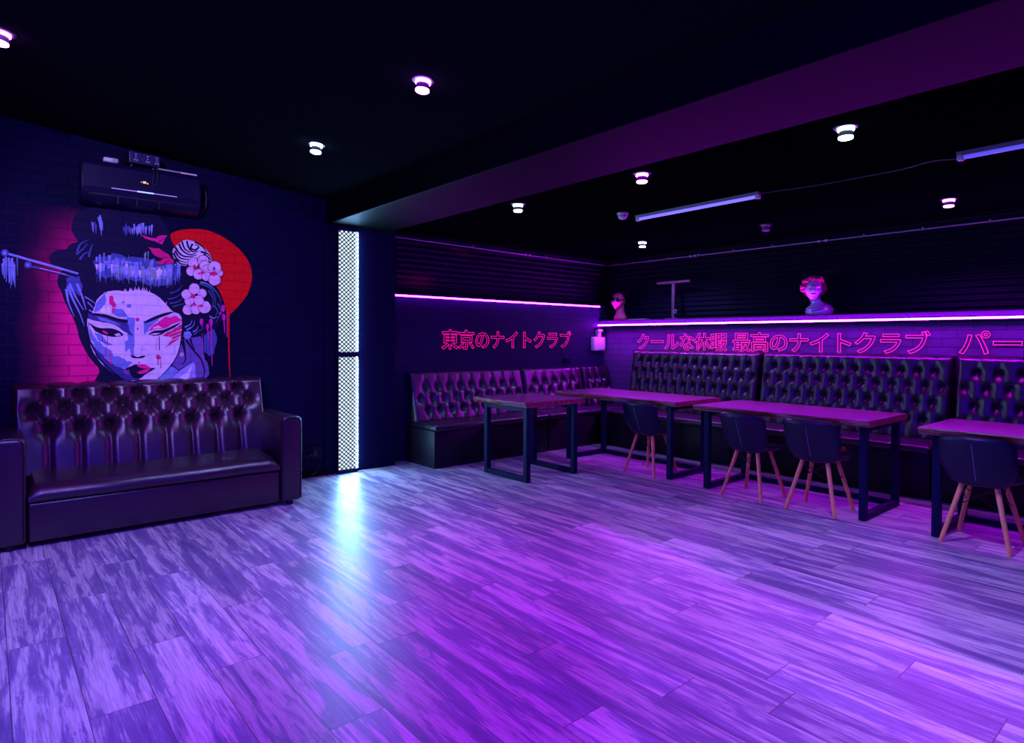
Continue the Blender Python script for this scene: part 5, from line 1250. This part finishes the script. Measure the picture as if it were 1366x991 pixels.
# ------------------------------------------------------------------ outlined lettering
def letters(text, label, x, y, z, rotz, pitch, size, mat, half=.33, off=.004):
    root = thing('neon_sign', label, 'sign', (x, y, z), rotz, 'outlined neon words')
    cu = 0.0
    dg = bpy.context.evaluated_depsgraph_get()
    for ch in text:
        if ch == ' ': cu += half*pitch; continue
        c = bpy.data.curves.new('letter', 'FONT'); c.body = ch; c.size = size; c.fill_mode = 'NONE'
        c.bevel_depth = .0030; c.bevel_resolution = 1; c.resolution_u = 3; c.align_x = 'CENTER'; c.offset = off
        tmp = bpy.data.objects.new('letter', c); COL.objects.link(tmp)
        dg.update(); me = bpy.data.meshes.new_from_object(tmp.evaluated_get(dg)); me.name = 'letter'
        bpy.data.objects.remove(tmp); bpy.data.curves.remove(c)
        me.materials.clear(); me.materials.append(mat)
        o = bpy.data.objects.new('letter', me); COL.objects.link(o); o.parent = root
        o.location = (cu+pitch/2, -.010, 0); o.rotation_euler = (PI/2, 0, 0)
        cu += pitch
    return root
letters('東京のナイトクラブ', 'red outlined Japanese words on the side wall, nine characters', XB, 3.885, 1.213, PI/2, .2295, .232, M_sign)
letters('クールな休暇 最高のナイトクラブ', 'long line of pink outlined Japanese words in the middle of the back wall', -5.215, YB, 1.20, 0, .2195, .226, M_signB, .32)
letters('パー', 'pink outlined Japanese word on the back wall, cut off by the right edge', -1.635, YB, 1.20, 0, .232, .235, M_signB)

# ------------------------------------------------------------------ ceiling lamps
LAMPS = []
def lamp(label, x, y, zc, lens, ring, tilt=0.0, group='ceiling downlights'):
    t = thing('ceiling_downlight', label, 'ceiling light', (x, y, zc), 0, group)
    if tilt: t.rotation_euler.x = tilt
    bm = NB(); lathe(bm, [(.036, .004), (.060, .004), (.064, -.003), (.058, -.008), (.042, -.008), (.036, -.004)], 28); build('trim_ring', bm, M_trimring, t, smooth=True)
    bm = NB(); lathe(bm, [(.0, .004), (.041, .004), (.042, -.020), (.036, -.026), (0, -.026)], 28); build('upper_ring', bm, ring, t, autosmooth=50)
    bm = NB(); lathe(bm, [(.0, -.024), (.035, -.024), (.035, -.056), (.0, -.056)], 28); build('body', bm, M_bodyM, t, autosmooth=50)
    bm = NB(); lathe(bm, [(.0, -.055), (.037, -.055), (.037, -.064), (.030, -.068), (0, -.069)], 28); build('lens', bm, lens, t, autosmooth=50)
    return t
def bulb(x, y, z, color, power, size=.03, spot=None, blend=.5, rot=(0, 0, 0)):
    L = bpy.data.lights.new('lamp_and_fill_glow', 'SPOT' if spot else 'POINT'); L.color = color; L.energy = power; L.shadow_soft_size = size
    if spot: L.spot_size = math.radians(spot); L.spot_blend = blend
    o = bpy.data.objects.new('lamp_and_fill_glow', L); COL.objects.link(o); o.location = (x, y, z); o.rotation_euler = rot
    return o
WHT, MAG, BLU = (.50, .66, 1.0), (.62, .0, 1.0), (.06, .05, 1.0)
tl = -math.atan(.0967)
near = [('magenta downlight on the near ceiling, largest lamp in view', -2.85, 1.79, 'M'), ('cool white downlight on the near ceiling above the end of the sofa', -4.275, 1.80, 'W'), ('magenta downlight on the near ceiling at the far left edge', -4.10, .07, 'M')]
rear = [('cool white downlight on the rear ceiling close to the beam, nearest the light column', -4.05, 3.50, 'W'), ('magenta downlight on the rear ceiling close to the beam', -2.735, 3.51, 'M'),
        ('cool white downlight on the rear ceiling, brightest one right of the beam', -1.415, 3.585, 'W'), ('small cool white downlight on the rear ceiling near the corner', -4.615, 5.94, 'W'),
        ('magenta downlight on the rear ceiling above the right hand benches', -1.57, 6.02, 'M'), ('unlit downlight on the rear ceiling between two lit ones', -3.11, 5.98, 'O')]
for lab, x, y, k in near:
    z = czn(y); lamp(lab, x, y, z, M_lensM if k == 'M' else M_lensW, M_ringM if k == 'M' else M_ringW, tl)
for lab, x, y, k in rear:
    lamp(lab, x, y, ZC, {'M': M_lensM, 'W': M_lensW, 'O': M_lensOff}[k], {'M': M_ringM, 'W': M_ringW, 'O': M_lensOff}[k])
#LIGHTS
def aim(o, tx, ty, tz):
    d = Vector((tx, ty, tz))-o.location
    o.rotation_euler = d.to_track_quat('-Z', 'Y').to_euler()
WHT, MAG = (.31, .30, 1.0), (.52, 0.0, .92)
for x, y, z, c, p, tx, ty, tz, cone, bl in (
    (-4.10, .07, 2.74, MAG, 55, -4.4, .3, 0, 140, .6),
    (-2.85, 1.79, 2.60, MAG, 175, -2.3, 2.3, 0, 100, .8),
    (-4.275, 1.80, 2.60, WHT, 125, -4.5, 1.5, 0, 84, .8),
    (-2.70, .07, 2.76, WHT, 250, -3.6, -.1, 0, 78, .8),
    (-1.30, -.60, 2.80, (.75, .55, 1.0), 460, -5.64, 1.1, 1.75, 36, .7),  # added fill spot behind the camera, brightens the mural, no fixture there
    (-4.05, 3.50, 2.385, WHT, 40, -4.35, 3.50, 0, 120, .5),
    (-2.735, 3.51, 2.385, MAG, 30, -2.735, 3.7, 0, 120, .6),
    (-1.415, 3.585, 2.385, WHT, 190, -1.15, 3.75, 0, 84, .8),
    (-.05, 2.3, 2.60, WHT, 215, -.15, 2.4, 0, 70, .8),
    (-1.35, .6, 2.7, MAG, 95, -1.6, 1.5, 0, 74, .9),
    (-4.615, 5.94, 2.385, WHT, 45, -4.615, 5.94, 0, 150, .5),
    (-1.57, 6.02, 2.385, MAG, 60, -1.57, 5.7, 0, 150, .5)):
    o = bulb(x, y, z-.02, c, p, .022, cone, bl); aim(o, tx, ty, tz)
# the light panel throws cool light across the floor
def area(x, y, z, sx, sy, c, p, tgt):
    L = bpy.data.lights.new('panel_and_fill_glow', 'AREA'); L.shape = 'RECTANGLE'; L.size = sx; L.size_y = sy; L.color = c; L.energy = p
    o = bpy.data.objects.new('panel_and_fill_glow', L); COL.objects.link(o); o.location = (x, y, z); aim(o, *tgt); return o
for z in (.58, 1.76):
    o = area(XL+.056, 2.677, z, .19, 1.08, (.20, .52, 1.0), 20, (XL+3, 2.677, z))
# added blue fill lights, unseen behind the camera, with no fixture
area(-1.2, -1.2, 2.7, 1.6, .5, (.06, .0, 1.0), 115, (-3.6, 2.2, .6))
area(1.0, 1.2, 2.5, .5, 1.4, (.06, .0, 1.0), 80, (-3.0, 4.2, .6))

# ------------------------------------------------------------------ violet batten lights
def batten(label, x, y, L, rz, glow):
    t = thing('ceiling_tube_light', label, 'ceiling light', (x, y, ZC), rz, 'violet tube lights')
    bm = NB(); prism(bm, [(-.028, 0), (.028, 0), (.018, -.022), (-.018, -.022)], 0, .0, L); build('housing', bm, M_hous, t)
    for a in (0, L-.035):
        bm = NB(); box(bm, a, a+.035, -.019, .019, -.052, -.004, .006, 2); build('end_cap', bm, M_white, t, autosmooth=40)
    bm = NB(); tube(bm, [(.033, 0, -.034), (L-.033, 0, -.034)], .013, 12); build('tube', bm, glow, t, smooth=True)
    return t
batten('lit violet tube light on the rear ceiling beside the smoke detector', -3.70, 4.675, 1.235, -.028, M_uv)
batten('dimmer violet tube light on the rear ceiling at the right edge', -1.158, 4.60, 1.235, -.028, M_uvdim)
bm = NB(); tube(bm, spl([(-2.47, 4.64, ZC-.012), (-2.3, 4.70, ZC-.006), (-2.05, 4.72, ZC-.010), (-1.8, 4.74, ZC-.005), (-1.5, 4.72, ZC-.008), (-1.3, 4.66, ZC-.006), (-1.1, 4.66, ZC-.03), (-.9, 4.70, ZC-.006)], 5), .0045, 6)
tag(build('cable', bm, M_ccable, None, smooth=True), 'thin cable running across the rear ceiling between the two tube lights', 'cable')
sd = thing('smoke_detector', 'round pale smoke detector on the rear ceiling beside the tube light', 'smoke detector', (-3.70, 4.47, ZC))
bm = NB(); lathe(bm, [(0, 0), (.052, 0), (.054, -.012), (.050, -.018), (0, -.018)], 24); build('base', bm, M_white, sd, autosmooth=40)
bm = NB(); lathe(bm, [(0, -.018), (.044, -.018), (.044, -.034), (.034, -.052), (.018, -.058), (0, -.058)], 24)
for k in range(10):
    a = 2*PI*k/10; tube(bm, [(.045*math.cos(a), .045*math.sin(a), -.022), (.042*math.cos(a), .042*math.sin(a), -.036)], .004, 5, mi=1)
build('sensor_cap', bm, [M_white, M_socket], sd, autosmooth=40)

# ------------------------------------------------------------------ surface conduit with clips
def conduit(label, pts, clips, joint):
    t = thing('conduit', label, 'conduit', pts[0], 0, 'surface conduits')
    o = Vector(pts[0]); P = [Vector(p)-o for p in pts]
    bm = NB(); tube(bm, P, .0085, 8); build('pipe', bm, M_conduit, t, smooth=True)
    d = (P[-1]-P[0])
    for c in clips:
        q = P[0]+d*c; bm = NB(); box(bm, q.x-.010, q.x+.010, q.y-.010, q.y+.010, q.z-.006, q.z+.022, .003); build('clip', bm, M_grey, t)
    for c in joint:
        q = P[0]+d*c; bm = NB(); box(bm, q.x-.016, q.x+.016, q.y-.016, q.y+.016, q.z-.013, q.z+.013, .004); build('coupling', bm, M_white, t)
        dn = d.normalized(); q2 = q+dn*.07; bm = NB(); box(bm, q2.x-.016, q2.x+.016, q2.y-.016, q2.y+.016, q2.z-.013, q2.z+.013, .004); build('coupling', bm, M_white, t)
conduit('thin violet lit conduit high on the side wall above the magenta light line', [(XU+.03, 3.22, 2.405), (XU+.03, 5.0, 2.385), (XU+.03, 6.83, 2.37)], [.33, .66, .88], [.56])
conduit('thin conduit high on the back wall running from the corner to the right edge', [(XU+.03, YU-.03, 2.37), (-3.5, YU-.03, 2.372), (-1.2, YU-.03, 2.375), (1.5, YU-.03, 2.375)], [.02, .06, .10, .14, .20, .265, .33, .46, .53, .60], [.185, .40])

# ------------------------------------------------------------------ air conditioner over the mural, and what lies on it
ac = thing('air_conditioner', 'black wall air conditioner with a lit status line above the mural', 'air conditioner', (XL, .93, 2.30))
pf = [(0, .0), (.13, .0), (.185, .035), (.215, .085), (.215, .27), (.195, .30), (0, .31)]
bm = NB(); prism(bm, pf, 1, -.395, .395); bmesh.ops.bevel(bm, geom=list(bm.edges), offset=.007, segments=2, affect='EDGES', clamp_overlap=True)
build('casing', bm, M_acbody, ac, autosmooth=40)
bm = NB(); box(bm, .216, .222, -.385, .385, .10, .265, .002); build('front_panel', bm, M_acbody, ac)
bm = NB()
for k in range(4): box(bm, .20-.022*k, .207-.022*k, -.35, .35, .055-.016*k, .061-.016*k)
for k in (-.17, -.05, .1): box(bm, .12, .20, k-.004, k+.004, .0, .055)
build('louvre', bm, M_acvent, ac)
bm = NB(); box(bm, .2222, .2240, -.215, .22, .105, .1115); build('status_line', bm, M_acline, ac)
bm = NB(); box(bm, .2242, .2262, -.05, .06, .1035, .1135, .002); build('status_glow', bm, M_acglow, ac)
bm = NB(); box(bm, .2222, .2250, -.012, .010, .176, .192, .002); box(bm, .2222, .2250, .014, .024, .174, .182, .002); box(bm, .2222, .225, -.026, -.020, .180, .186, .001); build('status_icon', bm, M_acicon, ac)
bm = NB(); tube(bm, spl([(.05, .395, .30), (.05, .44, .27), (.05, .475, .19), (.05, .47, .10), (.05, .44, .04), (.05, .36, .015)], 6), .007, 7); build('hose', bm, M_cable, ac, smooth=True)
lz = thing('light_projector', 'dark boxy light projector with icon panels lying on the air conditioner', 'projector', (XL+.13, .935, 2.612), .10)
bm = NB(); box(bm, -.07, .06, -.11, .10, .012, .10, .006, 2); build('body', bm, M_acvent, lz)
bm = NB(); box(bm, .061, .066, -.105, -.028, .016, .097, .001); box(bm, .061, .066, -.022, .05, .016, .097, .001); box(bm, .061, .065, .056, .098, .016, .097, .001); build('face_panel', bm, M_laser, lz)
bm = NB()
for y0 in (-.066, .014, .078):
    for dy, dz, r in ((0, .078, .005), (0, .058, .004), (-.008, .038, .005), (.008, .038, .005)):
        tube(bm, [(.0655, y0+dy, dz), (.0675, y0+dy, dz)], r, 10)
build('panel_marks', bm, M_icon, lz)
for y in (-.08, .07):
    bm = NB(); lathe(bm, [(0, 0), (.012, 0), (.012, .013), (0, .013)], 10, (0, y, 0)); build('foot', bm, M_foot, lz)
bm = NB(); tube(bm, spl([(.05, .06, .02), (.105, .065, -.005), (.118, .07, -.09), (.116, .055, -.14), (.112, .035, -.12), (.115, .045, -.03), (.07, .05, .015)], 5), .0035, 6); build('cable', bm, M_cable, lz, smooth=True)
sp = thing('sensor_unit', 'small white rounded sensor unit on the left half of the air conditioner', 'sensor', (XL+.14, .725, 2.611))
bm = NB(); box(bm, -.03, .03, -.052, .045, 0, .035, .012, 3); build('shell', bm, M_white, sp, autosmooth=40)
bm = NB(); box(bm, .031, .034, .005, .040, .006, .028, .001); build('window', bm, M_grey, sp)
bm = NB(); box(bm, -.02, .02, -.08, .09, 0, .012, .004, 2); tag(build('cable_cover', bm, M_grey, None, loc=(XL+.15, 1.10, 2.611)), 'pale flat piece lying on the air conditioner right of the projector', 'cable cover')
bm = NB(); prism(bm, [(-.01, 0), (.01, 0), (.01, .012), (-.01, .012)], 1, -.06, .07); tag(build('paper_strip', bm, M_white, None, loc=(XL+.15, 1.24, 2.611)), 'white strip at the right end of the air conditioner top', 'strip')

# ------------------------------------------------------------------ heads on the ledge
def headverts(W, D, H, nose=.016, jaw=.30, nu=40, nv=34, fx=1.0):
    # face looks towards -y; centred on the middle of the head
    g = lambda a, s: math.exp(-(a/s)**2)
    A = np.zeros((nv, nu, 3))
    for i in range(nv):
        ph = -PI/2+PI*(i+.0001)/(nv-1)*.9998; cz, sz = math.cos(ph), math.sin(ph)
        for k in range(nu):
            th = 2*PI*k/nu; x, y = math.sin(th)*cz, -math.cos(th)*cz
            wz = 1-jaw*max(0, -sz)**1.3
            X, Y, Z = x*W*wz, y*D*(1-.18*max(0, -sz)*(y > 0)), sz*H
            if y < 0:
                f = min(1, -y*1.5)
                X0, Z0 = X/W, Z/H
                Y *= 1-.10*f*abs(X0)**2
                d = nose*(g(X0, .13)*(g(Z0+.16, .12)*1.25+g(Z0-.02, .16)*.7))
                d0 = d; d = 0
                d += .006*g(Z0-.20, .07)*g(X0, .55)                       # brow
                d -= .010*(g(X0-.36, .16)+g(X0+.36, .16))*g(Z0-.07, .09)  # sockets
                d += .005*(g(X0-.36, .10)+g(X0+.36, .10))*g(Z0-.06, .05)  # lids
                d += .006*g(X0, .24)*(g(Z0+.42, .05)+g(Z0+.53, .05)*.9) - .006*g(X0, .26)*g(Z0+.475, .022)
                d += .009*g(X0, .25)*g(Z0+.78, .12)                       # chin
                d += .004*(g(X0-.5, .2)+g(X0+.5, .2))*g(Z0+.18, .14)      # cheeks
                Y -= (d0+d*fx)*f
            A[i, k] = (X, Y, Z)
    return A
def loft(bm, rings, nu=32, mi=0):
    # rings: (cx, cy, z, rx, ry, tiltx)
    A = np.zeros((len(rings), nu, 3))
    for i, (cx, cy, z, rx, ry, tx) in enumerate(rings):
        for k in range(nu):
            a = 2*PI*k/nu; y = ry*math.sin(a)
            A[i, k] = (cx+rx*math.cos(a), cy+y, z+y*tx)
    vs = gridmesh(bm, A, mi, True)
    for r in (vs[0], vs[-1]):
        f = bm.faces.new(r); f.material_index = mi
def xform(A, M):
    s = A.shape; B = np.concatenate([A.reshape(-1, 3), np.ones((s[0]*s[1], 1))], 1) @ np.array(M).T
    return B[:, :3].reshape(s)
ZL = 1.571
bust = thing('classical_bust', 'violet metallic classical bust with curly pink hair on the back ledge', 'bust', (-2.895, 6.63, ZL), .44)
HM = Matrix.Translation((-.022, -.030, .262)) @ Matrix.Rotation(.12, 4, 'Y') @ Matrix.Rotation(.05, 4, 'Z') @ Matrix.Rotation(-.06, 4, 'X')
bm = NB(); gridmesh(bm, xform(headverts(.078, .092, .112, .030, .34, 56, 48, 2.0), HM), wrap=True)
for s_ in (-1, 1):   # ears, eyeballs and lids
    m = HM @ Matrix.Translation((s_*.078, .004, -.008)) @ Matrix.Rotation(s_*.3, 4, 'Z') @ Matrix.Diagonal((.35, .62, 1, 1))
    bmesh.ops.create_uvsphere(bm, u_segments=12, v_segments=8, radius=.028, matrix=m)
    m = HM @ Matrix.Translation((s_*.029, -.0745, .007))
    bmesh.ops.create_uvsphere(bm, u_segments=12, v_segments=8, radius=.0125, matrix=m)
    tube(bm, [HM @ Vector(p) for p in ((s_*.012, -.090, .024), (s_*.030, -.089, .031), (s_*.052, -.076, .024))], .0052, 6)
loft(bm, [(.030, .0, .0, .112, .066, 0), (.032, .0, .012, .126, .076, 0), (.034, .002, .04, .134, .080, 0), (.040, .006, .072, .130, .074, -.1), (.038, .008, .098, .104, .062, -.25), (.022, .006, .116, .072, .054, -.3), (.008, .002, .135, .057, .052, -.3), (-.004, -.002, .165, .052, .050, -.2), (-.012, -.004, .205, .051, .050, 0), (-.018, -.002, .235, .050, .050, 0)])
bt = build('body', bm, M_bust, bust, smooth=True)
bm = NB(); tube(bm, spl([(-.085, -.045, .060), (-.05, -.088, .055), (.01, -.094, .062), (.065, -.080, .088), (.095, -.04, .114)], 5), .011, 8)
tube(bm, spl([(-.09, -.03, .070), (-.02, -.075, .080), (.03, -.075, .094), (.08, -.035, .116)], 5), .008, 8)
build('drapery_fold', bm, M_bust, bt, smooth=True)
bm = NB(); lip = spl([(-.024, -.096, -.052), (-.008, -.104, -.049), (.008, -.104, -.049), (.024, -.096, -.052)], 4)
tube(bm, [HM @ p for p in lip], .0042, 6); build('mouth', bm, M_glasses, bt, smooth=True)
bm = NB(); rr2 = random.Random(3)
for k in range(190):
    u, v = rr2.uniform(-1, 1), rr2.uniform(0, 2*PI)
    c = math.sqrt(1-u*u); d = Vector((c*math.sin(v), -c*math.cos(v), u))
    if d.y < -.22 and d.z < .60 - .25*abs(d.x): continue
    if d.z < -.62 or (d.z < -.2 and d.y < .1): continue
    p = Vector((d.x*.104, d.y*.104+.008, d.z*.112+.026))
    m = HM @ Matrix.Translation(p) @ Matrix.Rotation(rr2.uniform(0, 3), 4, 'X') @ Matrix.Rotation(rr2.uniform(0, 3), 4, 'Y') @ Matrix.Diagonal((1, .75, 1.2, 1))
    bmesh.ops.create_icosphere(bm, subdivisions=2, radius=rr2.uniform(.018, .028), matrix=m)
gridmesh(bm, xform(headverts(.092, .092, .112, 0, .1, 24, 18, 0.0), HM @ Matrix.Translation((0, .030, .022))), wrap=True)
build('curly_hair', bm, M_curl, bust, smooth=True)

hd = thing('mannequin_head', 'bald pink mannequin head in dark sunglasses on the ledge at the corner', 'mannequin head', (-5.545, 6.64, ZL), .30)
HM2 = Matrix.Translation((-.012, -.012, .258)) @ Matrix.Rotation(.08, 4, 'Y') @ Matrix.Rotation(-.06, 4, 'X')
bm = NB(); gridmesh(bm, xform(headverts(.092, .108, .124, .018, .48, 44, 40, 1.4), HM2), wrap=True)
loft(bm, [(.012, .01, 0, .092, .066, 0), (.012, .01, .045, .090, .064, 0), (.012, .012, .060, .084, .060, 0), (.012, .014, .085, .066, .054, 0), (.010, .016, .12, .057, .052, 0), (.004, .012, .17, .056, .054, 0), (0, .01, .21, .056, .056, 0)])
build('head', bm, M_pinkskin, hd, smooth=True)
sg = thing_part('sunglasses', hd)
for s_ in (-1, 1):
    bm = NB(); m = HM2 @ Matrix.Translation((s_*.040, -.101, .018)) @ Matrix.Rotation(s_*.35, 4, 'Z') @ Matrix.Diagonal((1.0, .25, 1.0, 1))
    bmesh.ops.create_uvsphere(bm, u_segments=20, v_segments=12, radius=.034, matrix=m); build('lens', bm, M_glasses, sg, smooth=True)
    bm = NB(); tube(bm, [HM2 @ Vector(p) for p in ((s_*.072, -.086, .026), (s_*.096, -.03, .026), (s_*.096, .02, .018))], .0045, 6); build('temple', bm, M_glasses, sg)
bm = NB(); tube(bm, [HM2 @ Vector(p) for p in ((-.014, -.112, .026), (0, -.118, .031), (.014, -.112, .026))], .0045, 6); build('bridge', bm, M_glasses, sg)

ts = thing('hat_stand', 'dark T shaped wooden stand on the ledge left of the curly haired bust', 'stand', (-4.66, 6.64, ZL))
bm = NB(); box(bm, -.022, .022, -.02, .02, .012, .455, .004); build('post', bm, M_stand, ts)
bm = NB(); box(bm, -.245, .245, -.03, .03, .452, .482, .006); build('cross_bar', bm, M_stand, ts)
bm = NB(); box(bm, -.10, .10, -.06, .06, 0, .014, .003); build('foot_plate', bm, M_stand, ts)
rg = NB(); V = np.zeros((24, 8, 3))
for i in range(24):
    for k in range(8):
        a, b = 2*PI*i/24, 2*PI*k/8; V[i, k] = ((.020+.0035*math.cos(b))*math.cos(a), .0035*math.sin(b), (.020+.0035*math.cos(b))*math.sin(a))
V = np.concatenate([V, V[:1]], 0); gridmesh(rg, V, wrap=True); bmesh.ops.remove_doubles(rg, verts=rg.verts, dist=.0003)
tag(build('ring', rg, M_white, None, smooth=True, loc=(-4.612, 6.602, ZL+.095)), 'small pale ring hanging beside the post of the T shaped stand', 'ring')
bm = NB(); box(bm, -.16, .13, -.06, .06, 0, .014, .004, 2); tag(build('flat_tray', bm, M_grey, None, loc=(-5.17, 6.60, ZL)), 'pale flat tray lying on the ledge right of the mannequin head', 'tray')

oc = thing('bottle_cap', 'tiny orange red cap on the front of a chair seat at the middle table', 'cap', (-1.995, 5.075, .4415))
bm = NB(); lathe(bm, [(0, 0), (.017, 0), (.019, .012), (.019, .034), (.014, .040), (0, .041)], 16); build('shell', bm, simple('orange_plastic', (.8, .12, .03), .4), oc, autosmooth=40)
bm = NB(); lathe(bm, [(.0192, .004), (.021, .004), (.021, .011), (.0192, .011)], 16); build('rim', bm, simple('red_plastic', (.6, .03, .06), .4), oc, smooth=True)

# ------------------------------------------------------------------ small electrical fittings
jb = thing('junction_box', 'square magenta lit junction box on the side wall at the corner', 'junction box', (XB, 6.46, 1.25))
bm = NB(); box(bm, 0, .055, -.115, .12, -.095, .095, .008, 2); build('case', bm, M_white, jb, autosmooth=40)
bm = NB(); box(bm, .055, .066, -.108, .113, -.088, .088, .006, 2); ld = build('lid', bm, M_white, jb, autosmooth=40)
bm = NB()
for y in (-.092, .097):
    for z in (-.074, .074): tube(bm, [(.066, y, z), (.068, y, z)], .005, 8)
build('screw', bm, M_grey, ld)
bm = NB(); box(bm, 0, .045, -.005, .055, .095, .19, .004); box(bm, 0, .06, -.02, .075, .165, .20, .004); build('bracket', bm, M_white, jb)
bm = NB(); box(bm, 0, .05, -.03, .08, .20, .225, .004); build('driver', bm, M_socket, jb)
so = thing('wall_socket', 'small dark socket on the side wall above the low bench', 'socket', (XB, 5.87, 1.035), 0, 'wall sockets')
bm = NB(); box(bm, 0, .022, -.06, .075, -.036, .036, .006, 2); build('plate', bm, M_socket, so)
bm = NB(); box(bm, .022, .06, -.05, -.01, -.03, .022, .006, 2); box(bm, .022, .045, .012, .062, -.022, .030, .005, 2); build('plug', bm, M_metal, so)
bm = NB(); tube(bm, spl([(.012, -.055, .03), (.012, -.06, .16), (.012, -.058, .42)], 4), .004, 6); build('cord', bm, M_cable, so, smooth=True)
s2 = thing('wall_socket', 'dark socket with a plugged cord low on the wall right of the sofa', 'socket', (XL, 2.36, .225), 0, 'wall sockets')
bm = NB(); box(bm, 0, .018, -.045, .06, -.05, .06, .005, 2); build('plate', bm, M_socket, s2)
bm = NB(); box(bm, .018, .055, -.035, .0, -.02, .03, .006, 2); build('plug', bm, M_cable, s2)
bm = NB(); tube(bm, spl([(.04, -.02, 0), (.07, -.06, .0), (.075, -.09, -.012), (.07, -.12, -.02)], 5), .004, 6); tube(bm, spl([(.02, .04, -.04), (.03, .03, -.12), (.04, -.02, -.18), (.05, -.07, -.21)], 5), .003, 6); build('cord', bm, M_cable, s2, smooth=True)

# ------------------------------------------------------------------ world and view
wd = bpy.data.worlds.new('world'); S.world = wd; wd.use_nodes = True
wd.node_tree.nodes['Background'].inputs[0].default_value = (.01, .01, .05, 1)
wd.node_tree.nodes['Background'].inputs[1].default_value = .02
S.view_settings.view_transform = 'Standard'; S.view_settings.look = 'None'
S.view_settings.exposure = 0.0; S.view_settings.gamma = 1.0
S.view_settings.use_curve_mapping = False
S.cycles.max_bounces = 6; S.cycles.diffuse_bounces = 3; S.cycles.glossy_bounces = 4
S.cycles.sample_clamp_indirect = 4.0
S.cycles.use_denoising = True
